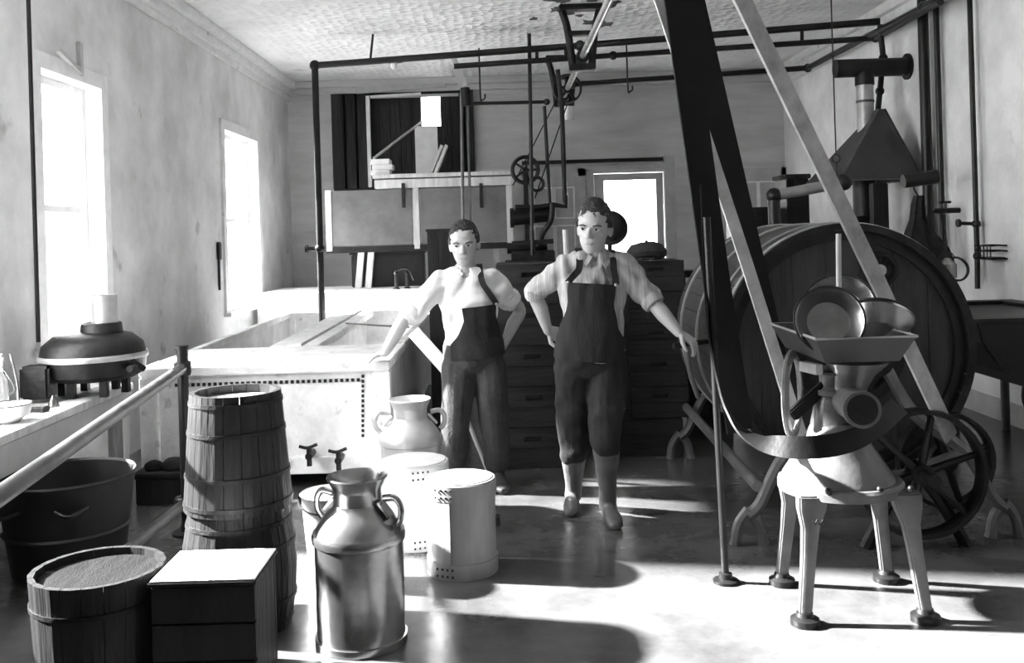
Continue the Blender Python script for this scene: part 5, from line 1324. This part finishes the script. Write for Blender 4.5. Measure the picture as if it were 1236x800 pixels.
    for j in range(nJ):
        for i in (0, nI): bb_.f.append((idx[0, i, j], idx[0, i, j + 1], idx[1, i, j + 1], idx[1, i, j]))
    bo = bb_.build('bib', o['bibmat'], root, smooth=True, auto=60)
    for k, s in enumerate((1, -1)):
        if o.get('one_strap') == s: continue
        p0 = g[0][nI][nJ if s < 0 else 0]; cs, la, fr, w, d = ring(.98); ct, la2, fr2, w2, d2 = ring(.75)
        p1 = cs + la * s * .092 + fr * .130; p2 = cs + la * s * .09 + up * .092; p3 = cs + la * s * .08 - fr * .125; p4 = ct - fr2 * (d2 + .035)
        pp = curve([p0, (p0 + p1) / 2 + fr * .022, p1, p2 + fr * .03, p2 - fr * .03, p3, p4], 6)
        MB().ribbon(pp, [la] * len(pp), .035, .006).build('strap', o['bibmat'], root, smooth=True)
        MB().sphere(p0 + fr * .008, .010, n=10, m=6).build('button', 'hoop', bo, smooth=True)
    # boots
    for s in ('L', 'R'):
        A, T_ = J['a' + s], J['t' + s]; ground = o['ground' + s]
        f = V((T_.x - A.x, T_.y - A.y, 0)).normalized(); sdv = V((0, 0, 1)).cross(f)
        heel = V((A.x, A.y, ground)) - f * .065; bt = MB(); rg = []
        for (k, w, z0, z1) in ((0, .026, 0, .07), (.03, .034, 0, .10), (.10, .036, .004, .10), (.16, .043, .0, .075), (.215, .046, 0, .058), (.255, .038, .002, .045), (.275, .018, .006, .034)):
            c = heel + f * k; rg.append([c + sdv * w * math.cos(a) + V((0, 0, (z0 + z1) / 2 + (z1 - z0) / 2 * math.copysign(abs(math.sin(a)) ** .7, math.sin(a)))) for a in [2 * math.pi * j / 18 for j in range(18)]])
        bt.ringloft(rg); topk = J['k' + s].lerp(A, o['boot' + s]); bt.tube(curve([A + V((0, 0, -.04)), A.lerp(topk, .5), topk], 5), [.05, .047, .046, .048, .052, .056, .06, .064, .067, .07, .072], 18)
        me = remeshed(bt, .006, 2); folds(me, .003, 45, 3); mesh_obj(me, 'boot', o['bootmat'], root)
    return root

d2 = 5.12
J2 = dict(chin=at(713, 305, d2 - .06), sL=at(685, 323, d2 + .03), sR=at(750, 320, d2 + .03), eL=at(646, 352, d2 + .14), wL=at(661, 398, d2 + .17), dL=at(678, 406, d2 + .20),
          eR=at(786, 362, d2 - .05), wR=at(819, 401, d2 - .15), dR=at(834, 411, d2 - .17), hL=at(692, 442, d2 + .04), hR=at(732, 442, d2 + .02),
          kL=at(693, 535, d2 + .1), kR=at(731, 528, d2 - .08), aL=at(692, 600, d2 + .22), aR=at(734, 606, d2 - .02), tL=at(690, 615, d2 + .1), tR=at(741, 622, d2 - .16))
J2['pel'] = (J2['hL'] + J2['hR']) / 2
for k in ('aL', 'aR'): J2[k].z = .095
for k in ('tL', 'tR'): J2[k].z = .045
build_person('person', 'taller man in dark bib overalls and striped shirt, hand on churn handle', J2,
    dict(head_scale=1.06, yaw=R(-20), lean=R(4), nod=R(4), seed=3, top=.12, fringe=.1, part=1, palmL=(.1, -1, 0), thumbL=1, curlL=.25, palmR=(.1, .2, -1), thumbR=-1, curlR=.55,
         sleeveL=1.02, sleeveR=1.02, cuffs=True, shirt='shirt_grey', trousers='denim_over', hemL=.2, hemR=.12, bib=(.02, .83, R(38)), bibmat='denim_over', bibrot=R(6),
         groundL=0, groundR=0, bootL=.25, bootR=.15, bootmat='rubber'))
d1 = 5.78
J1 = dict(chin=at(561, 321, d1 - .06), sL=at(534, 341, d1), sR=at(591, 338, d1 + .02), eL=at(489, 384, d1 - .06), wL=at(455, 412, d1 - .04), dL=at(441, 417, d1 + .02),
          eR=at(627, 374, d1 + .14), wR=at(610, 412, d1 + .06), dR=at(600, 424, d1 + .03), hL=at(554, 438, d1), hR=at(590, 438, d1 + .02),
          kL=at(550, 512, d1 - .03), kR=at(597, 514, d1), aL=at(547, 578, d1 + .02), aR=at(601, 580, d1 + .04), tL=at(538, 590, d1 - .12), tR=at(606, 590, d1 - .1))
J1['pel'] = (J1['hL'] + J1['hR']) / 2
for k in ('aL', 'aR'): J1[k].z = .095
for k in ('tL', 'tR'): J1[k].z = .045
J1['wL'].z = TZ + .055; J1['dL'].z = TZ + .025; J1['wL'].x = -.72; J1['wL'].y = 5.80; J1['dL'].x = -.80; J1['dL'].y = 5.88
build_person('person', 'shorter man in white shirt and bib overalls leaning a hand on the vat', J1,
    dict(head_scale=1.04, yaw=R(-4), lean=R(-2), nod=R(6), seed=8, top=.05, fringe=.05, part=-1, palmL=(0, .1, -1), thumbL=1, curlL=.18, palmR=(-.3, .9, .2), thumbR=-1, curlR=.3,
         sleeveL=.80, sleeveR=.62, cuffs=True, shirt='shirt_white', trousers='denim_mid', hemL=.8, hemR=.8, bib=(.02, .68, R(36)), bibmat='denim_dark', bibrot=R(-22),
         groundL=0, groundR=0, bootL=.6, bootR=.6, bootmat='boot', half=.97, one_strap=-1))
